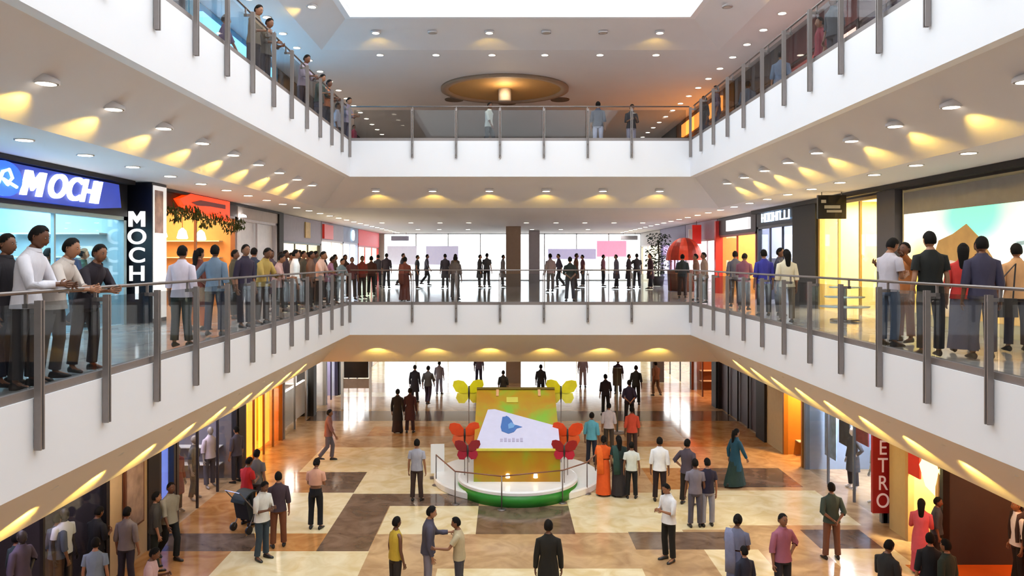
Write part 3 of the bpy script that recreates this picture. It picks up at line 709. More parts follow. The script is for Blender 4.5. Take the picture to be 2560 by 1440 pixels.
# middle floor, right
pier('r', 2, YN, 9.0, 'cfc6be', 0)
t = thing('billboard', 'wide backlit poster of a thatched hut and turquoise sky on the right wall', 'poster', (WXR, 13.2, 0))
mb = MB(); mb.box(0, .3, -4.15, 4.2, 0, 3.1); obj('panel', mb, mat('e8ddb0', .6, noise=.1, scale=.6), t)
pm = bpy.data.materials.new('poster_print'); pm.use_nodes = True; nt = pm.node_tree; b = nt.nodes['Principled BSDF']
tc = nt.nodes.new('ShaderNodeTexCoord'); no = nt.nodes.new('ShaderNodeTexNoise'); no.inputs['Scale'].default_value = 1.4; no.inputs['Detail'].default_value = 3
cur = None
def blob(cy, cz, ry, rz, col, prev):
    mp = nt.nodes.new('ShaderNodeMapping'); mp.inputs['Location'].default_value = (0, -cy/ry, -cz/rz); mp.inputs['Scale'].default_value = (0, 1/ry, 1/rz)
    ad = nt.nodes.new('ShaderNodeVectorMath'); ad.operation = 'MULTIPLY_ADD'; ad.inputs[1].default_value = (.0, .5, .4); 
    nt.links.new(no.outputs['Color'], ad.inputs[0]); nt.links.new(tc.outputs['Object'], ad.inputs[2]); nt.links.new(ad.outputs[0], mp.inputs[0])
    gr = nt.nodes.new('ShaderNodeTexGradient'); gr.gradient_type = 'SPHERICAL'; nt.links.new(mp.outputs[0], gr.inputs[0])
    rp = nt.nodes.new('ShaderNodeValToRGB'); rp.color_ramp.elements[0].position = .0; rp.color_ramp.elements[1].position = .55; nt.links.new(gr.outputs['Fac'], rp.inputs[0])
    mx = nt.nodes.new('ShaderNodeMix'); mx.data_type = 'RGBA'; nt.links.new(rp.outputs[0], mx.inputs[0]); mx.inputs[7].default_value = lin(col)
    if isinstance(prev, str): mx.inputs[6].default_value = lin(prev)
    else: nt.links.new(prev, mx.inputs[6])
    return mx.outputs[2]
cur = blob(3.6, 1.1, 1.0, 1.1, 'ffdc60', 'fffdf4'); cur = blob(1.8, 2.45, 1.5, .75, '84e4d4', cur); cur = blob(-.4, 1.9, 1.3, .5, 'a8ece4', cur)
cur = blob(-.9, 1.0, 1.6, .8, 'ffb070', cur); cur = blob(-2.6, 1.4, 1.2, .9, 'ffe0a0', cur); cur = blob(.5, .3, 4.2, .7, 'e0b060', cur)
nt.links.new(cur, b.inputs['Base Color']); nt.links.new(cur, b.inputs['Emission Color']); b.inputs['Emission Strength'].default_value = .8
mb = MB(); mb.box(-.02, 0, -4.1, 4.1, .25, 2.42); obj('poster_print', mb, pm, t)
mb = MB(); mb.box(-.03, 0, -4.1, 4.1, 2.42, 2.9); obj('header_band', mb, mat('8f8a84', .6, noise=.08, scale=4), t)
mb = MB(); mb.box(-.06, 0, -4.1, 4.1, 2.96, 3.1); obj('top_edge', mb, mat('1c1512', .6, noise=.1), t)
for k in range(9): 
    mb = MB(); mb.box(-.036, -.03, -2.6+.26*k, -2.44+.26*k, 2.58, 2.72); obj('header_mark', mb, mat('6a6560', .6, noise=.1), t)
def flat(pts, h, em=.35, x=-.03, nm='printed_shape'):
    m_ = MB(); m_.prism(pts, x, x+.008, 'x'); return obj(nm, m_, mat(h, .6, noise=.2, scale=3, emit=em), t)
flat([(2.9, 1.45), (2.7, 1.8), (2.2, 1.92), (1.75, 2.1), (1.3, 1.8), (.95, 1.45), (.8, 1.1), (1.3, 1.2), (2.6, 1.2)], 'b08a50', .3, -.032, 'printed_hut')
flat([(2.5, .9), (2.3, 1.4), (1.2, 1.25), (1.1, .8)], 'c8b8b0', .4, -.034, 'printed_wall')
flat([(.3, 1.72), (-1.6, 1.84), (-1.7, 1.78), (.2, 1.66)], '9fb8bc', .4, -.032, 'printed_parasol')
flat([(.2, 1.2), (-.3, 1.65), (-.8, 1.7), (-1.2, 1.2), (-.8, .6), (.1, .6)], 'e8905c', .4, -.034, 'printed_figure')
pier('r', 2, 17.45, 18.3, '4a4850', .15)
t = shop('r', 2, 18.3, 22.0, 'yellow-lit glass shop with a hanging black sign, middle floor right', 'e8cc88', 'fff0c8', 460, header=2.96, hcol='3a2a1c', frame='b89a58', depth=3.4, mull=2, shelves=0, back='ecd084')
mb = MB(); mb.box(2.2, 2.5, -1.6, 1.5, 1.85, 2.02); obj('light_band', mb, mat('ffffff', .5, noise=0, emit=3, ecol='fff8e0'), t)
t = thing('hanging_sign', 'square black sign hanging over the yellow-lit shop', 'sign', (8.3, 19.6, 2.74))
mb = MB(); mb.box(-.36, .36, -.04, .04, -.3, .3); obj('board', mb, BLACK, t)
mb = MB(); mb.box(-.28, -.16, -.05, -.04, .1, .18).box(-.2, .2, -.05, -.04, -.04, .04).box(-.14, .24, -.05, -.04, -.14, -.08); obj('sign_mark', mb, mat('8a8478', .5, noise=.1, emit=.3), t)
mb = MB(); mb.tube([(-.25, 0, .3), (-.25, 0, .38)], .012).tube([(.25, 0, .3), (.25, 0, .38)], .012); obj('hanger', mb, DSTEEL, t)
t = thing('display_table', 'round glass display table with white tiers in front of the yellow shop', 'table', (7.75, 17.6, .02))
for k in range(3):
    mb = MB(); mb.lathe([(.0, 0), (.52-.1*k, 0), (.54-.1*k, .03), (0, .03)], 24); o = obj('tier', mb, mat('dff0f0', .15, noise=.03), t, True); o.location = (0, 0, .3+.22*k)
mb = MB(); mb.tube([(0, 0, 0), (0, 0, .75)], .05, 12); obj('stem', mb, STEEL, t)
mb = MB(); mb.lathe([(0, 0), (.32, 0), (.3, .03), (0, .04)], 20); obj('base', mb, STEEL, t)
pier('r', 2, 22.0, 23.75, '1e1a16', .12)
t = shop('r', 2, 23.8, 27.3, 'dark-fronted shop with a blue-white lit name sign, middle floor right', '8a8a98', 'dfe8ff', 300, header=2.55, hcol='181a26', frame='181a22', mull=2, shelves=3, back='b8bcd0')
def glyphs(parent, x, y0, y1, zc, h, m, n, seed, sg=1):
    r = random.Random(seed); mb = MB(); st = (y1-y0)/n
    for k in range(n):
        a = y0+st*k+st*.12; b = y0+st*(k+1)-st*.12; q = .045
        kind = r.randrange(4)
        mb.box(x, x+.03, a, a+q*1.6, zc-h/2, zc+h/2)
        if kind != 1: mb.box(x, x+.03, b-q*1.6, b, zc-h/2, zc+h/2)
        if kind in (0, 2): mb.box(x, x+.03, a, b, zc+h/2-q, zc+h/2)
        if kind in (0, 1, 3): mb.box(x, x+.03, a, b, zc-h/2, zc-h/2+q) if kind != 3 else mb.box(x, x+.03, a, b, zc-q/2, zc+q/2)
    return obj('sign_lettering', mb, m, parent)
glyphs(t, -.1, -1.5, 1.2, 2.83, .3, mat('d8ecff', .4, noise=0, emit=1.6), 7, 3)
t = shop('r', 2, 27.4, 32.3, 'shop with a white sign and red edge strip beside an amber doorway', 'c89a60', 'ffdcb0', 300, header=2.4, hcol='3c3438', frame='8a2a2a', mull=1, back='ecc488')
mb = MB(); mb.box(-.16, -.06, -1.9, .9, 2.52, 2.95); obj('sign_board', mb, mat('b8b0b8', .4, noise=.02, emit=.8, ecol='ffffff'), t); 
mb = MB(); mb.box(-.2, .1, 2.25, 2.45, 0, 3.0); obj('red_strip', mb, mat('b03030', .4, noise=.05, emit=.2), t)
t = shop('r', 2, 32.4, 38.0, 'white-lit shop behind the small red blade sign, middle floor right', 'f0e4e6', 'fff4f4', 330, header=2.3, hcol='a090a8', frame='a8a0a4', mull=2)
t = thing('blade_sign', 'small red and white blade sign hanging from the ceiling near the red dome', 'sign', (8.6, 34.6, 2.55))
mb = MB(); mb.box(-.2, .2, -.05, .05, -.45, .4); obj('board', mb, mat('b82018', .4, noise=.05, emit=.5), t); mb = MB(); mb.box(-.36, -.2, -.05, .05, -.3, .2); obj('white_edge', mb, WHITE, t); mb = MB(); mb.tube([(0, 0, .4), (0, 0, .56)], .02); obj('hanger', mb, DSTEEL, t)
t = shop('r', 2, 38.1, 44.2, 'shop with a violet-grey front behind the dark leafy plant', 'b8aec8', 'f4f0ff', 260, header=2.3, hcol='8a80a0', frame='6a6078', mull=2)
t = shop('r', 2, 44.3, 50.6, 'last shop before the far windows on the right of the middle floor', 'f0ece0', 'fff8e0', 300, header=2.3, hcol='b0a8a0', frame='c0b8b0', mull=2)
# red dome and leafy plant
t = thing('dome_kiosk', 'red-orange striped dome kiosk on the right of the middle floor', 'kiosk', (7.95, 34.2, .02))
for k in range(12):
    a0, a1 = k*2*PI/12, (k+1)*2*PI/12; mb = MB(); rs = []
    for j in range(8):
        ph = j/7*PI/2; r = .78*math.cos(ph)+.02; z = 1.35+1.0*math.sin(ph); rs.append([(math.cos(a)*q, math.sin(a)*q, z) for q, a in ((r, a0), (r, (a0+a1)/2), (r, a1), (r-.03, a1), (r-.03, a0))])
    mb.rings(rs); obj('canopy_panel', mb, mat(['c83a1c', '8a2010'][k % 2], .5, noise=.1, emit=.12), t)
mb = MB()
for k in range(4):
    a = k*PI/2+.4; mb.tube([(math.cos(a)*.7, math.sin(a)*.7, 0), (math.cos(a)*.7, math.sin(a)*.7, 1.4)], .03)
obj('post', mb, mat('8a2010', .5), t); mb = MB(); mb.lathe([(0, 0), (.7, 0), (.74, .9), (0, .95)], 24); obj('counter', mb, mat('6a4030', .5, noise=.1), t, True)
t = thing('potted_plant', 'tall dark leafy potted plant left of the red dome kiosk', 'plant', (8.05, 40.5, .02))
mb = MB(); mb.lathe([(0, 0), (.25, 0), (.34, .5), (.3, .5), (0, .45)], 16); obj('pot', mb, DARK, t, True)
mb = MB(); mb.tube([(0, 0, .4), (.05, 0, 1.5), (0, 0, 2.4)], .04); obj('stem', mb, mat('3a2c1c', .8), t)
mb = MB()
for k in range(500):
    a, b = rr.uniform(0, 6.28), rr.uniform(.6, 2.75); r = .62*math.sqrt(rr.random())*(1 if b > 1 else .6); x, y = math.cos(a)*r, math.sin(a)*r; l = rr.uniform(.1, .2); c = rr.uniform(0, 6.28)
    mb.add([(x, y, b), (x+math.cos(c)*l*.5-.02, y+math.sin(c)*l*.5, b+.04), (x+math.cos(c)*l, y+math.sin(c)*l, b-.06), (x+math.cos(c)*l*.5+.02, y+math.sin(c)*l*.5+.05, b-.03)], [(0, 1, 2, 3)])
obj('foliage', mb, mat('22301e', .6, noise=.2), t)
# far windows of the middle floor: hung banners
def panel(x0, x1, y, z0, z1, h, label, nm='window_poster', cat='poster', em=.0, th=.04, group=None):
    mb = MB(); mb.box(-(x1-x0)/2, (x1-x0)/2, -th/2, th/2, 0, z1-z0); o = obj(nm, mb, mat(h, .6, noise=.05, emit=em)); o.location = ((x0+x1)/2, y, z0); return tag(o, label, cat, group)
def wp(px0, px1, py0, py1, d, lab, h, nm='window_poster', cat='poster', em=0, group=None):
    f = lambda x: (x-VX)/F*d; g = lambda y: EYE-(y-VY)/F*d
    return panel(f(px0), f(px1), d, g(py1), g(py0), h, lab, nm, cat, em, group=group)
YW = YE+.028
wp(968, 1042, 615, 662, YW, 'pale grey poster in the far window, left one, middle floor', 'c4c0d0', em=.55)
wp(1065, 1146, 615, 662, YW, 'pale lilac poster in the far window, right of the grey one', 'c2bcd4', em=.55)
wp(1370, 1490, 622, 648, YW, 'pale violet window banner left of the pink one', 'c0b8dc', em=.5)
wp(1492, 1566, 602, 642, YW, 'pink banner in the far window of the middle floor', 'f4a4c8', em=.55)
def hsign(px0, px1, py0, py1, d, zc, h, label, em=.1):
    f = lambda x: (x-VX)/F*d; g = lambda y: EYE-(y-VY)/F*d
    x0, x1, z0, z1 = f(px0), f(px1), g(py1), g(py0); t = thing('hanging_sign', label, 'sign', ((x0+x1)/2, d, z0)); w = (x1-x0)/2
    mb = MB(); mb.box(-w, w, -.04, .04, 0, z1-z0); obj('board', mb, mat(h, .5, noise=.05, emit=em), t)
    for q in (-w*.7, w*.7):
        mb = MB(); mb.tube([(q, 0, z1-z0), (q, 0, zc-z0)], .012, 6); obj('hanger', mb, DSTEEL, t)
    return t
hsign(978, 1022, 590, 602, 49, 3.12, '8a8498', 'small grey hanging sign above the grey window poster')
hsign(1552, 1594, 589, 600, 49, 3.12, '8a8890', 'small grey hanging sign at the right end of the far windows')
mb = MB(); mb.box(-.32, .32, -.32, .32, 0, 3.1); o = obj('column', mb, mat('a49c9c', .6, noise=.04)); o.location = (1.75, 46, .0); o['kind'] = 'structure'

# ------------------------------------------------------------------ ground floor shopfronts
pier('l', 1, YN, 9.0, 'b0a59c'); pier('r', 1, YN, 9.0, 'b0a59c')
shop('l', 1, 9.0, 15.35, 'dark clothes shop at the lower left corner of the ground floor', '2c262a', 'e8e0ff', 25, header=2.6, hcol='1c181a', frame='1c181a', mull=2, shelves=0, back='3a343c')
pier('l', 1, 15.4, 17.0, 'c8ab88', .02)
t = thing('wall_poster', 'framed brown and pink fashion poster on the beige pillar, lower left', 'poster', (GXL+.07, 16.3, -5))
mb = MB(); mb.box(-.03, .02, -.42, .42, .75, 2.5); obj('frame', mb, mat('6a3a28', .5), t); mb = MB(); mb.box(.02, .03, -.36, .36, .8, 2.45); obj('print', mb, mat('b09488', .6, noise=.4, scale=3), t)
pier('l', 1, 17.0, 17.55, '17141c', .05)
shop('l', 1, 17.55, 18.45, 'narrow shop window with a bright blue-violet vertical light, ground floor left', 'a8bcf0', 'b8ccff', 90, header=2.8, hcol='181820', frame='181820', mull=0, back='b0c4ff', depth=1.2)
tb = MB(); tb.box(-.5, -.46, -.3, .3, .2, 2.7); o = bpy.data.objects.new('light_panel', tb.mesh('light_panel', mat('c0d0ff', .5, noise=.1, emit=2.2, ecol='a8c4ff'))); COL.objects.link(o)
ob = [q for q in COL.objects if q.name.startswith('shopfront')][-1]; o.parent = ob
shop('l', 1, 18.5, 22.7, 'dim grey shop window with clothes, ground floor left between black pillars', '6a666e', 'f0ecff', 90, header=2.7, hcol='2a272e', frame='2a272e', mull=2, shelves=2, back='7a7480')
pier('l', 1, 22.7, 23.3, '15110f', .08)
t = shop('l', 1, 23.35, 27.4, 'glowing amber striped shop window of the ground floor, left side', 'd08838', 'ffc060', 260, header=2.8, hcol='a8622c', frame='7a4a24', mull=3, back='ffcf70', depth=1.6)
for k, (a, b) in enumerate(((-.75, -.3), (-.1, .1), (.45, 1.5))):
    mb = MB(); mb.box(-.35, -.3, a, b, .1, 2.75); obj('backlit_panel', mb, mat('ffc850', .5, noise=.05, emit=1.5, ecol='ffb838'), t)
t = shop('l', 1, 27.5, 34.0, 'glass-fronted shoe shop with white sloping displays, ground floor left', 'b8b0b0', 'fffaf0', 260, header=2.7, hcol='a89c94', frame='8a827c', mull=3, shelves=2)
mb = MB(); mb.prism([(-.6, .2), (-.2, .2), (-.2, 1.5), (-.35, 1.5)], -2.4, 2.4, 'y'); obj('display_rack', mb, WHITE, t)
pier('l', 1, 31.5, 31.9, '1c1714', .1); pier('l', 1, 36.4, 36.9, '20202a', .1)
shop('l', 1, 36.9, 50.6, 'pale glass shopfront running to the far windows, ground floor left', 'ccc8cc', 'ffffff', 300, header=2.6, hcol='8a868c', frame='5a565c', mull=5)
shop('l', 1, 34.05, 36.4, 'short violet-grey shopfront beside the slim black pillar, ground floor left', 'a09cb0', 'f4f0ff', 120, header=2.6, hcol='6a6478', frame='3a3848', mull=1)
t = thing('screen_stand', 'black rectangular screen held between two slim white posts, back left of ground floor', 'screen', (-6.35, 33, -5))
mb = MB(); mb.box(-.52, .52, -.05, .05, 1.35, 2.98); obj('screen', mb, BLACK, t)
for q in (-.6, .6): mb = MB(); mb.box(q-.05, q+.05, -.05, .05, 0, 3.0); obj('post', mb, WHITE, t)
mb = MB(); mb.box(-.6, .6, -.03, .03, .9, 1.3); obj('lower_panel', mb, mat('a08c7c', .5, noise=.1), t)

t = shop('r', 1, 9.0, 16.25, 'dark open clothes shop at the lower right corner of the ground floor', '3a3230', 'ffb078', 150, header=2.75, hcol='151110', frame='1a1412', mull=0, glassy=False, shelves=0, back='3c3234', floor_m=mat('cc5c1c', .15, noise=.1, scale=2))  # strong orange of the shop floor is a reflection put into its colour
t = shop('r', 1, 16.3, 17.65, 'bright yellow display window with a red square card, ground floor right', 'e8cc88', 'fff0c0', 260, header=2.95, hcol='e0bc74', frame='dcb070', mull=0, glassy=False, back='f4d890', depth=1.2)
mb = MB(); mb.box(-.02, .02, .02, .5, 1.55, 2.3); o = obj('red_card', mb, mat('c82818', .5, noise=.05, emit=.3), t); o.location = (-.02, .05, 0)
mb = MB(); mb.lathe([(.02, 1.2), (.3, 1.5), (.42, 1.95), (.34, 2.1), (.36, 2.2), (.2, 2.3), (.24, 2.5), (.06, 2.7)], 16); o = obj('glowing_ornament', mb, mat('fff4b0', .4, noise=.1, emit=2.2, ecol='fff0a0'), t, True); o.location = (.2, -.35, 0)
pier('r', 1, 17.65, 18.4, 'd8bc84', .03)
t = thing('blade_banner', 'tall dark red banner with stacked white letters, ground floor right', 'sign', (9.13, 18.62, -5))
mb = MB(); mb.box(-.27, .2, -.05, .05, .3, 2.85); obj('banner', mb, mat('9c1418', .5, noise=.06, emit=.12), t)
mb = MB(); mb.box(-.27, .15, -.02, .02, 2.85, 3.0); obj('bracket', mb, DSTEEL, t)
for k, ch in enumerate('METRO'): text(ch, .5, mat('e8c8c4', .5, noise=0, emit=.3), t, (-.035, -.06, 2.29-.425*k), RX_F, .008, 0, 'letter', .82, .0)
t = shop('r', 1, 18.75, 23.65, 'blue-grey glass shop window with fashion posters, ground floor right', '8c98a8', 'e8f0ff', 330, header=2.8, hcol='5a5058', frame='6a7078', mull=2, back='a0a8b8', depth=2.0)
for k, (a, b, c, d, h) in enumerate(((-1.9, -.9, 1.2, 2.6, '3c3a40'), (-.6, .3, 1.4, 2.5, '8a3a48'), (.5, 1.2, 1.1, 2.4, '4a4c50'), (1.4, 2.2, .5, 2.6, '9ab4d4'))):
    mb = MB(); mb.box(.5, .53, a, b, c, d); obj('hung_poster', mb, mat(h, .6, noise=.3, scale=4), t)
t = shop('r', 1, 23.75, 25.45, 'amber display niche with white boxes, ground floor right', 'c88838', 'ffc878', 200, header=2.9, hcol='b08850', frame='a06c2c', mull=0, glassy=False, back='d89848', depth=1.2, shelves=1)
pier('r', 1, 25.45, 27.0, 'd4c49c', .03)
pier('r', 1, 27.0, 27.9, '0e0c0e', .12)
shop('r', 1, 27.95, 33.2, 'closed dark brown shutter front between black pillars, ground floor right', '4a4048', 'ffffff', 0, header=2.7, hcol='3a3038', frame='241e20', mull=3, closed='4c4048', glassy=False)
pier('r', 1, 33.2, 33.9, '0e0c0a', .12)
t = shop('r', 1, 34.0, 38.0, 'brown wood kiosk front under a glowing red sign, ground floor right', '7a4628', 'ffb070', 130, header=2.35, hcol='5a2a18', frame='5a2e1a', mull=1, back='8a5430', shelves=2)
mb = MB(); mb.box(-.16, -.06, -1.8, 1.8, 2.4, 2.92); obj('sign_board', mb, mat('e02818', .4, noise=.05, emit=1.0, ecol='ff2818'), t)
shop('r', 1, 38.1, 50.6, 'pale glass shopfront with dark posts near the far windows, ground floor right', 'd0ccd0', 'ffffff', 300, header=2.6, hcol='8a8890', frame='2c2420', mull=4)
mb = MB(); mb.box(-.3, .3, -.3, .3, 0, 3.0); o = obj('column', mb, mat('6a5e58', .6)); o.location = (8.0, 40.5, -5); o['kind'] = 'structure'

# ------------------------------------------------------------------ top floor shopfronts
for sd in 'lr': pier(sd, 3, YN, 12.0, 'c4bdb8'); pier(sd, 3, 44.0, 50.8, 'b8b0aa')
t = shop('l', 3, 12.0, 19.9, 'grey glass shopfront of the top floor, left side near the front', 'a8a4b0', 'e8f0ff', 150, header=2.4, hcol='6a6670', frame='4a464c', mull=4)
t = shop('l', 3, 20.0, 28.0, 'cyan-lit shopfront of the top floor, left side', '90c8e0', '98dcff', 300, header=2.3, hcol='4aa8d8', frame='7a98a8', mull=3)
mb = MB(); mb.box(.06, .16, -3.2, 3.2, 2.35, 3.1); obj('sign_board', mb, mat('8fdcff', .4, noise=.05, emit=3, ecol='7cccff'), t)
shop('l', 3, 28.1, 43.9, 'dim brown shopfront of the top floor, far left', '8a7a70', 'ffe8d0', 120, header=2.4, hcol='5a4c44', frame='4a3e38', mull=5)
shop('r', 3, 12.0, 19.4, 'violet-grey shopfront of the top floor, right side near the front', 'a090a4', 'f4e8f4', 200, header=2.4, hcol='7a6c78', frame='4a3e44', mull=4)
shop('r', 3, 19.5, 24.5, 'dark red shopfront of the top floor, right side', '8a3c40', 'ffd0c0', 160, header=2.5, hcol='6a3034', frame='3a2022', mull=2, back='8c5248')
shop('r', 3, 24.6, 29.9, 'grey glass shopfront beside the dark red one, top floor right', '807c80', 'e8f0ff', 110, header=2.4, hcol='5a565a', frame='3a3638', mull=3)
t = shop('r', 3, 30.0, 40.0, 'amber-lit shopfront of the top floor, far right', 'b07838', 'ffa850', 380, header=2.4, hcol='7a5028', frame='5a3c20', mull=4)
mb = MB(); mb.box(-.16, -.06, -3.5, 3.5, 2.5, 3.1); obj('sign_board', mb, mat('ff9c30', .4, noise=.05, emit=1.8, ecol='ff9c40'), t)
shop('r', 3, 40.1, 43.9, 'narrow grey shopfront at the far right end of the top floor', '807a78', 'fff0e0', 60, header=2.4, hcol='5a5654', frame='3a3634', mull=1)
# round recessed dome in the far ceiling of the top floor
t = thing('ceiling_dome', 'warm-lit round recess with a hanging drum in the far top floor ceiling', 'ceiling recess', (.0, 31.5, 8.38))
mb = MB(); mb.lathe([(2.6, .0), (2.6, -.1), (2.3, -.1), (2.3, 0)], 48); obj('rim', mb, mat('a08a78', .7, noise=.03), t, True)
mb = MB(); mb.lathe([(0, -.02), (2.3, -.02), (2.3, 0), (0, 0)], 48); obj('recess_panel', mb, mat('b8915c', .7, noise=.03), t)
mb = MB(); mb.lathe([(0, -.5), (.26, -.5), (.26, 0), (0, 0)], 24); obj('drum', mb, mat('c8c0b8', .6), t, True)
for k, (x, y) in enumerate(((-2.2, 33.6), (2.4, 33.6), (.1, 34.3))):
    mb = MB(); mb.lathe([(0, -.05), (.4, -.05), (.42, 0), (0, 0)], 20); o = obj('ceiling_vent', mb, mat('6a5848', .7, noise=.05)); o.location = (x, y, 8.38); tag(o, ['dark round vent left of the ceiling drum', 'dark round vent right of the ceiling drum', 'dark round vent behind the ceiling drum'][k]+', top floor', 'vent')
l = bpy.data.lights.new('recess_glow', 'POINT'); l.energy = 60; l.color = (1, .72, .4); l.shadow_soft_size = .3; o = bpy.data.objects.new('recess_glow', l); COL.objects.link(o); o.location = (0, 30.6, 7.9)

# ------------------------------------------------------------------ promotional stage on the ground floor
SX, SY = .36, 22.5
t = thing('stage', 'round white stage with green skirt carrying a golden sloped kiosk', 'stage', (SX, SY, -5))
mb = MB(); mb.lathe([(0, .01), (2.42, .01), (2.42, .16), (2.38, .2), (0, .2)], 64, sy=.95); obj('lower_deck', mb, mat('f4f2ee', .25, noise=.02), t)
GRN = mat('2c8a2c', .4, noise=.06)
mb = MB(); mb.lathe([(1.66, .0), (1.66, .3), (1.55, .3), (1.55, 0)], 64, (0, -.95, 0)); obj('green_skirt', mb, GRN, t, True)
mb = MB(); mb.lathe([(0, .3), (1.665, .3), (1.665, .37), (1.6, .4), (0, .4)], 64, (0, -.95, 0)); obj('upper_deck', mb, mat('f6f5f4', .25, noise=.02), t, False)
gm = bpy.data.materials.new('gold_print'); gm.use_nodes = True; nt = gm.node_tree; b = nt.nodes['Principled BSDF']; b.inputs['Roughness'].default_value = .35
tc = nt.nodes.new('ShaderNodeTexCoord'); no = nt.nodes.new('ShaderNodeTexNoise'); no.inputs['Scale'].default_value = .9; no.inputs['Detail'].default_value = 4; no.inputs['Distortion'].default_value = .3
cr = nt.nodes.new('ShaderNodeValToRGB'); e = cr.color_ramp.elements; e[0].position = .4; e[0].color = lin('b47c14'); e[1].position = .66; e[1].color = lin('7fae2c'); x_ = e.new(.53); x_.color = lin('b08c14')
nt.links.new(tc.outputs['Object'], no.inputs['Vector']); nt.links.new(no.outputs['Fac'], cr.inputs[0]); nt.links.new(cr.outputs[0], b.inputs['Base Color'])
k = thing('kiosk', 'golden wedge-shaped kiosk with a slanted white panel and blue bird emblem', 'kiosk', (SX-.03, 20.85, -4.6))
W = 1.17
mb = MB(); mb.prism([(0, 0), (0, .86), (2.45, 2.12), (2.75, 2.05), (2.75, 0)], -W, W, 'x'); obj('body', mb, gm, k)
# sloped front: local frame along the slope
sl = math.atan2(1.26, 2.45); L = math.hypot(1.26, 2.45)
def onslope(pts, h, nm, th=.02, off=.005, m=None):
    mb = MB(); mb.prism([(x, v) for x, v in pts], off, off+th, 'z'); o = obj(nm, mb, m or mat(h, .35, noise=.03), k)
    o.location = (0, 0, .86); o.rotation_euler = (sl, 0, 0); return o
onslope([(-W, .0), (W, .0), (W, .95), (-.62, 1.72), (-.82, 1.7)], 'cfcce4', 'white_panel')
import math as _m
bird = [(-.35, .72), (-.05, .6), (.2, .68), (.34, .84), (.58, .9), (.34, .98), (.2, 1.0), (.12, 1.18), (-.02, 1.35), (-.14, 1.42), (-.18, 1.38), (-.32, 1.36), (-.36, 1.1), (-.4, .9)]
onslope([(x*.62-.2, y*.95+.06) for x, y in bird], '3f6cb0', 'bird_emblem', .012, .026)
o = onslope([(x*.62-.2+.05, y*.95+.06) for x, y in [(-.12, .8), (.1, .85), (.18, .98), (0, 1.1), (-.14, 1.0)]], '6c9cd0', 'emblem_wing', .008, .039)
mb = MB()
for q in range(6): mb.box(-.46+.11*q, -.385+.11*q, .3, .42+(q % 2)*.03, .026, .036)
o = obj('emblem_lettering', mb, mat('b0a8c4', .5), k); o.location = (0, 0, .86); o.rotation_euler = (sl, 0, 0)
onslope([(-W, 2.66), (W, 2.66), (W, 2.755), (-W, 2.755)], '6a5620', 'top_edge', .03)
onslope([(-.28, 2.05), (.06, 2.05), (.06, 2.3), (-.28, 2.3)], 'c8c050', 'pale_patch', .01)
for q in (-.55, .7): onslope([(q-.04, 2.35), (q+.04, 2.35), (q+.04, 2.7), (q-.04, 2.7)], 'd8a070', 'pale_strip', .02)
mb = MB(); mb.box(-W-.03, W+.03, -.03, .02, .84, .9); obj('shelf_edge', mb, mat('e8e060', .4, noise=.05), k)
for q in (-.25, .5):
    mb = MB(); mb.lathe([(0, 0), (.06, 0), (.05, .1), (0, .12)], 12); o = obj('spot_lamp', mb, mat('fff6c0', .4, noise=0, emit=3), k, True); o.location = (q, -.04, .12)
def butterfly(loc, h, h2, label, s=1.0, rz=0, zst=None):
    t = thing('butterfly_figure', label, 'butterfly decoration', loc, rz); m, m2 = mat(h, .5, noise=.12, scale=5), mat(h2, .5, noise=.12, scale=5)
    for sx in (1, -1):
        up = [(0, 0), (.03, .2), (.14, .33), (.3, .36), (.42, .33), (.45, .2), (.36, .04), (.14, -.04)]; lo = [(0, .02), (.14, 0), (.32, .0), (.36, -.14), (.28, -.28), (.12, -.28), (.02, -.16)]
        for nm, P_, mm in (('upper_wing', up, m), ('lower_wing', lo, m2)):
            mb = MB(); mb.prism([(sx*x*s, y*s) for x, y in P_], -.015, .015, 'y'); o = obj(nm, mb, mm, t); o.rotation_euler = (0, 0, sx*.25); o.location = (0, 0, zst)
    mb = MB(); mb.tube([(0, -.02, zst-.25*s), (0, -.03, zst), (0, -.02, zst+.2*s)], [.012, .03, .02], 8); obj('body', mb, DARK, t, True)
    mb = MB(); mb.tube([(0, .0, 0), (0, 0, zst-.1)], .012, 6); obj('stem', mb, DSTEEL, t)
butterfly((-1.12, 21.5, -4.8), 'e84c1c', 'f06a40', 'orange butterfly figure left of the golden kiosk', .98, .15, 1.3)
butterfly((1.75, 21.5, -4.8), 'f04a14', 'e8602c', 'orange butterfly figure right of the golden kiosk', .98, -.15, 1.3)
butterfly((-1.0, 20.75, -4.6), '8c1c28', 'a81838', 'dark red butterfly figure at the front left corner of the kiosk', .8, .1, .85)
butterfly((1.6, 20.75, -4.6), '9c1418', 'c01838', 'dark red butterfly figure at the front right corner of the kiosk', .8, -.1, .85)
butterfly((-1.1, 23.6, -4.8), 'f8e418', 'ffe040', 'yellow butterfly figure behind the left side of the kiosk', 1.1, .2, 2.12)
butterfly((1.72, 23.6, -4.8), 'f4e020', 'ffe850', 'yellow butterfly figure behind the right side of the kiosk', 1.1, -.2, 2.12)
